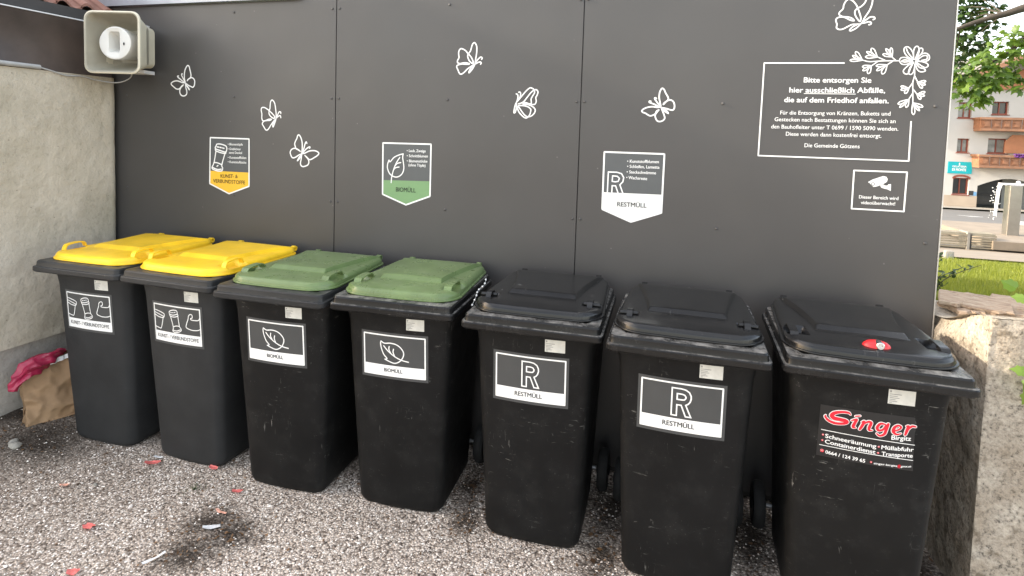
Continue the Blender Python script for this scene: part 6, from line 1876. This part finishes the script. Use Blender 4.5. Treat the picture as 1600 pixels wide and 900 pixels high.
# ================================================================== VILLAGE HOUSE ACROSS THE ROAD
HY = 49.0
hz = terrain(0, HY)
t = thing('village_house', 'white rendered house with carved brown wooden balconies across the road', 'house', (26.0, HY, hz))
H0 = Vector(t.location)
def hb(name, mat, boxes, parent=None, bevel=0.0):
    mb = MB()
    for b_ in boxes:
        mb.box(b_[0] - H0.x, b_[1] - H0.x, b_[2] - H0.y, b_[3] - H0.y, b_[4] - H0.z, b_[5] - H0.z)
    return mb.build(name, mat, parent or t, bevel=bevel)
def facade(x0, x1, z0, z1, holes, y, depth):
    xs = sorted({x0, x1} | {h[0] for h in holes} | {h[1] for h in holes})
    zs = sorted({z0, z1} | {h[2] for h in holes} | {h[3] for h in holes})
    mb = MB()
    for i in range(len(xs) - 1):
        for j in range(len(zs) - 1):
            cx_, cz_ = (xs[i] + xs[i + 1]) / 2, (zs[j] + zs[j + 1]) / 2
            if any(h[0] < cx_ < h[1] and h[2] < cz_ < h[3] for h in holes): continue
            mb.add([(xs[i], y, zs[j]), (xs[i + 1], y, zs[j]), (xs[i + 1], y, zs[j + 1]), (xs[i], y, zs[j + 1])], [(0, 1, 2, 3)])
    for h in holes:
        a, b_, c, d = h[:4]
        mb.add([(a, y, c), (b_, y, c), (b_, y, d), (a, y, d), (a, y + depth, c), (b_, y + depth, c), (b_, y + depth, d), (a, y + depth, d)],
               [(0, 4, 5, 1), (1, 5, 6, 2), (2, 6, 7, 3), (3, 7, 4, 0)])
    mb.v = [tuple(Vector(p) - H0) for p in mb.v]
    return mb
WINS = [(21.98, 22.86, 4.16, 5.34, 'curtain'), (24.14, 25.18, 4.46, 5.42, 'glass'), (22.08, 22.86, 1.54, 2.60, 'curtain'), (24.05, 25.26, 1.55, 2.66, 'curtain'),
        (27.4, 28.6, 4.3, 5.4, 'curtain'), (27.4, 28.6, 1.5, 2.65, 'curtain'), (19.2, 20.1, 4.2, 5.3, 'curtain'), (19.2, 20.1, 1.5, 2.6, 'curtain')]
GW = (22.00, 23.04, -1.68, -0.40)
ARCH = (23.6, 27.6, hz - 0.1, -0.22)
facade(17.5, 33.0, hz - 0.2, 8.6, [w[:4] for w in WINS] + [GW, ARCH], HY, 0.32).build('wall', M['house_white'], t)
hb('side_wall', M['house_white'], [(17.5, 17.6, HY + .002, HY + 11, hz - .2, 6.2), (32.9, 33.0, HY + .002, HY + 11, hz - .2, 6.2)])
def window(x0, x1, z0, z1, pane, frame='frame_red'):
    w_ = hb('window', M[pane], [(x0 - .0, x1 + .0, HY + .30, HY + .31, z0, z1)])
    f = 0.085
    hb('frame', M[frame], [(x0, x0 + f, HY + .22, HY + .298, z0, z1), (x1 - f, x1, HY + .22, HY + .298, z0, z1), (x0 + f, x1 - f, HY + .22, HY + .298, z0, z0 + f), (x0 + f, x1 - f, HY + .22, HY + .298, z1 - f, z1),
                           ((x0 + x1) / 2 - .035, (x0 + x1) / 2 + .035, HY + .23, HY + .297, z0 + f, z1 - f)], w_)
    hb('sill', M[frame], [(x0 - .06, x1 + .06, HY - .07, HY + .20, z0 - .07, z0 - .003)], w_)
    return w_
for w in WINS:
    window(*w)
w_ = window(*GW, 'glass')
arc = MB()
n = 14
ring_ = [(22.52 + 0.60 * math.cos(math.pi - math.pi * k / n), HY - 0.03, -0.42 + 0.26 * math.sin(math.pi * k / n)) for k in range(n + 1)]
ring2 = [(22.52 + 0.52 * math.cos(math.pi - math.pi * k / n), HY - 0.03, -0.55 + 0.24 * math.sin(math.pi * k / n)) for k in range(n + 1)]
arc.add([tuple(Vector(p) - H0) for p in ring_ + ring2], [(k, k + 1, k + n + 2, k + n + 1) for k in range(n)])
arc.build('arched_lintel', M['frame_red'], w_)
hb('plinth', M['house_beige'], [(17.45, 23.6, HY - .05, HY - .003, hz - .2, -1.76)])
hb('plinth', M['house_beige'], [(27.6, 33.05, HY - .05, HY - .003, hz - .2, -1.76)])
# arched entrance niche
mb = MB()
n = 16
pts = [(23.6, HY - .004, -0.22)] + [(23.6 + 4.0 * k / n, HY - .004, -0.95 + 0.62 * math.sin(math.pi * k / n)) for k in range(n + 1)] + [(27.6, HY - .004, -0.22)]
mb.add([tuple(Vector(p) - H0) for p in pts], [tuple(reversed(range(len(pts))))])
mb.build('arch_spandrel', M['house_white'], t)
hb('entrance_niche', M['cable'], [(23.5, 23.6, HY + .33, HY + 2.2, hz - .1, 0.0), (23.6, 27.7, HY + 2.0, HY + 2.1, hz - .1, 0.0), (23.6, 27.6, HY + .33, HY + 2.0, -0.2, -0.1)])
dr = hb('door', M['glass'], [(24.25, 25.75, HY + 1.62, HY + 1.66, hz + .02, -0.48)])
hb('frame', M['soffit'], [(24.15, 24.25, HY + 1.55, HY + 1.70, hz, -0.40), (25.75, 25.85, HY + 1.55, HY + 1.70, hz, -0.40), (24.25, 25.75, HY + 1.55, HY + 1.70, -0.48, -0.40), (24.25, 25.75, HY + 1.57, HY + 1.617, -1.72, -1.62)], dr)
hb('step', M['concrete'], [(23.4, 28.0, HY - .9, HY - .06, hz - .1, hz + .16)])
def balcony(x0, x1, z0, z1, proj):
    y0 = HY - proj
    b_ = hb('balcony', M['house_wood'], [(x0, x1, y0, HY - .006, z0, z0 + .14), (x0 - .12, x1, y0 - .14, y0 + .05, z1 - .16, z1), (x0 - .14, x0 + .08, y0 + .052, HY - .006, z1 - .16, z1), (x0 - .05, x1, y0 - .05, y0 - .003, z0 + .02, z0 + .18)])
    pan = MB()
    cnt = int((x1 - x0) / 0.62)
    for k in range(cnt):
        a = x0 + 0.62 * k
        pan.box(a + .02, a + .60, y0 + .01, y0 + .05, z0 + .185, z1 - .165)
        c = a + .31
        for m_ in range(3):
            pan.box(c - .22 + .04 * m_, c + .22 - .04 * m_, y0 - .022 * (m_ + 1), y0 + .008 - .022 * m_, z0 + .28 + .03 * m_, z1 - .26 - .03 * m_)
    pan.box(x0 - .03, x0 + .03, y0 + .055, HY - .006, z0 + .145, z1 - .165)
    pan.v = [tuple(Vector(p) - H0) for p in pan.v]
    pan.build('railing', M['carved_wood'], b_)
    return b_
balcony(23.05, 32.0, 3.18, 4.18, 1.2)
lo = balcony(23.12, 32.0, 0.46, 1.44, 1.2)
mb = MB()
rng = random.Random(4)
for _ in range(160):
    p = Vector((25.5 + rng.uniform(-.35, .55), HY - 1.3 + rng.uniform(-.16, .12), 1.42 + rng.uniform(-.12, .12)))
    mb.ball(tuple(p - H0), rng.uniform(0.03, 0.06), 6, 4)
mb.build('flower_box', M['flowers'], lo)
mb = MB().add([tuple(Vector(p) - H0) for p in [(24.95, HY - .35, 1.60), (26.2, HY - .35, 1.60), (26.2, HY - .35, 2.95), (25.4, HY - .35, 2.95), (24.95, HY - .35, 2.4),
                                              (24.95, HY - .29, 1.60), (26.2, HY - .29, 1.60), (26.2, HY - .29, 2.95), (25.4, HY - .29, 2.95), (24.95, HY - .29, 2.4)]],
         [(0, 1, 2, 3, 4), (9, 8, 7, 6, 5)] + [(k, k + 5, (k + 1) % 5 + 5, (k + 1) % 5) for k in range(5)])
mb.build('balcony_screen', M['gable_wood'], t)
# gable: boards, verge boards and roof
mb = MB().add([tuple(Vector(p) - H0) for p in [(23.4, HY - .25, 6.3), (29.6, HY - .25, 6.3), (26.5, HY - .25, 8.2), (23.4, HY - .006, 6.3), (29.6, HY - .006, 6.3), (26.5, HY - .006, 8.2)]],
         [(0, 1, 2), (0, 3, 4, 1), (1, 4, 5, 2), (2, 5, 3, 0)])
mb.build('gable_boards', M['gable_wood'], t)
mb = MB()
def roof_slab(x0, z0, x1, z1, th):
    y0, y1 = HY - 1.6, HY + 12
    vs = [(x0, y0, z0), (x1, y0, z1), (x1, y0, z1 + th), (x0, y0, z0 + th), (x0, y1, z0), (x1, y1, z1), (x1, y1, z1 + th), (x0, y1, z0 + th)]
    mb.add([tuple(Vector(p) - H0) for p in vs], [(0, 1, 2, 3), (4, 7, 6, 5), (0, 4, 5, 1), (3, 2, 6, 7), (0, 3, 7, 4), (1, 5, 6, 2)])
roof_slab(16.2, 4.1, 25.2, 8.45, .28)
roof_slab(34.2, 4.1, 25.2, 8.45, .28)
mb.build('roof', M['roof_brown'], t)
mb = MB()
for s, (x0, z0) in ((1, (16.2, 4.05)), (-1, (34.2, 4.05))):
    vs = [(x0, HY - 1.68, z0), (25.2, HY - 1.68, 8.40), (25.2, HY - 1.68, 8.72), (x0, HY - 1.68, z0 + .32), (x0, HY - 1.605, z0), (25.2, HY - 1.605, 8.40), (25.2, HY - 1.605, 8.72), (x0, HY - 1.605, z0 + .32)]
    mb.add([tuple(Vector(p) - H0) for p in vs], [(0, 1, 2, 3), (4, 7, 6, 5), (0, 4, 5, 1), (3, 2, 6, 7)])
mb.build('verge_board', M['house_wood'], t)

# signs fixed to the house
sg = thing('shop_sign', 'teal shop sign with white lettering above the arched ground-floor window', 'shop sign', (22.36, HY - .06, 0.37))
MB().box(-0.78, 0.78, 0.0, 0.055, -0.45, 0.45).build('board', M['teal'], sg, bevel=0.004)
q = MB()
SS = lambda x, z, o: (x, -o, z)
lettering(q, 'GELATERIA', (-0.50, 0.02), (0.42, 0.02), 0.14, 0.02, SS, 0.004)
lettering(q, 'DI MONTE', (-0.50, -0.25), (0.40, -0.25), 0.19, 0.025, SS, 0.004)
q.add([(0.0 - .05, -.004, 0.40), (-0.10, -.004, 0.30), (-0.05, -.004, .12), (0.0, -.004, 0.30)], [(0, 1, 2, 3)])
q.build('lettering', M['white_print'], sg)
tag(hb('plaque', M['soffit'], [(23.06, 23.36, HY - .05, HY - .012, -1.69, -1.36)]), 'small black plaque beside the arched window of the white house', 'plaque').parent = None
tag(hb('plaque', M['blue_plate'], [(23.30, 23.56, HY - .045, HY - .012, -1.72, -1.43)]), 'small light blue plaque left of the entrance arch', 'plaque').parent = None
for o in list(COL.objects):
    if o.name.startswith('plaque'):
        o.location = H0
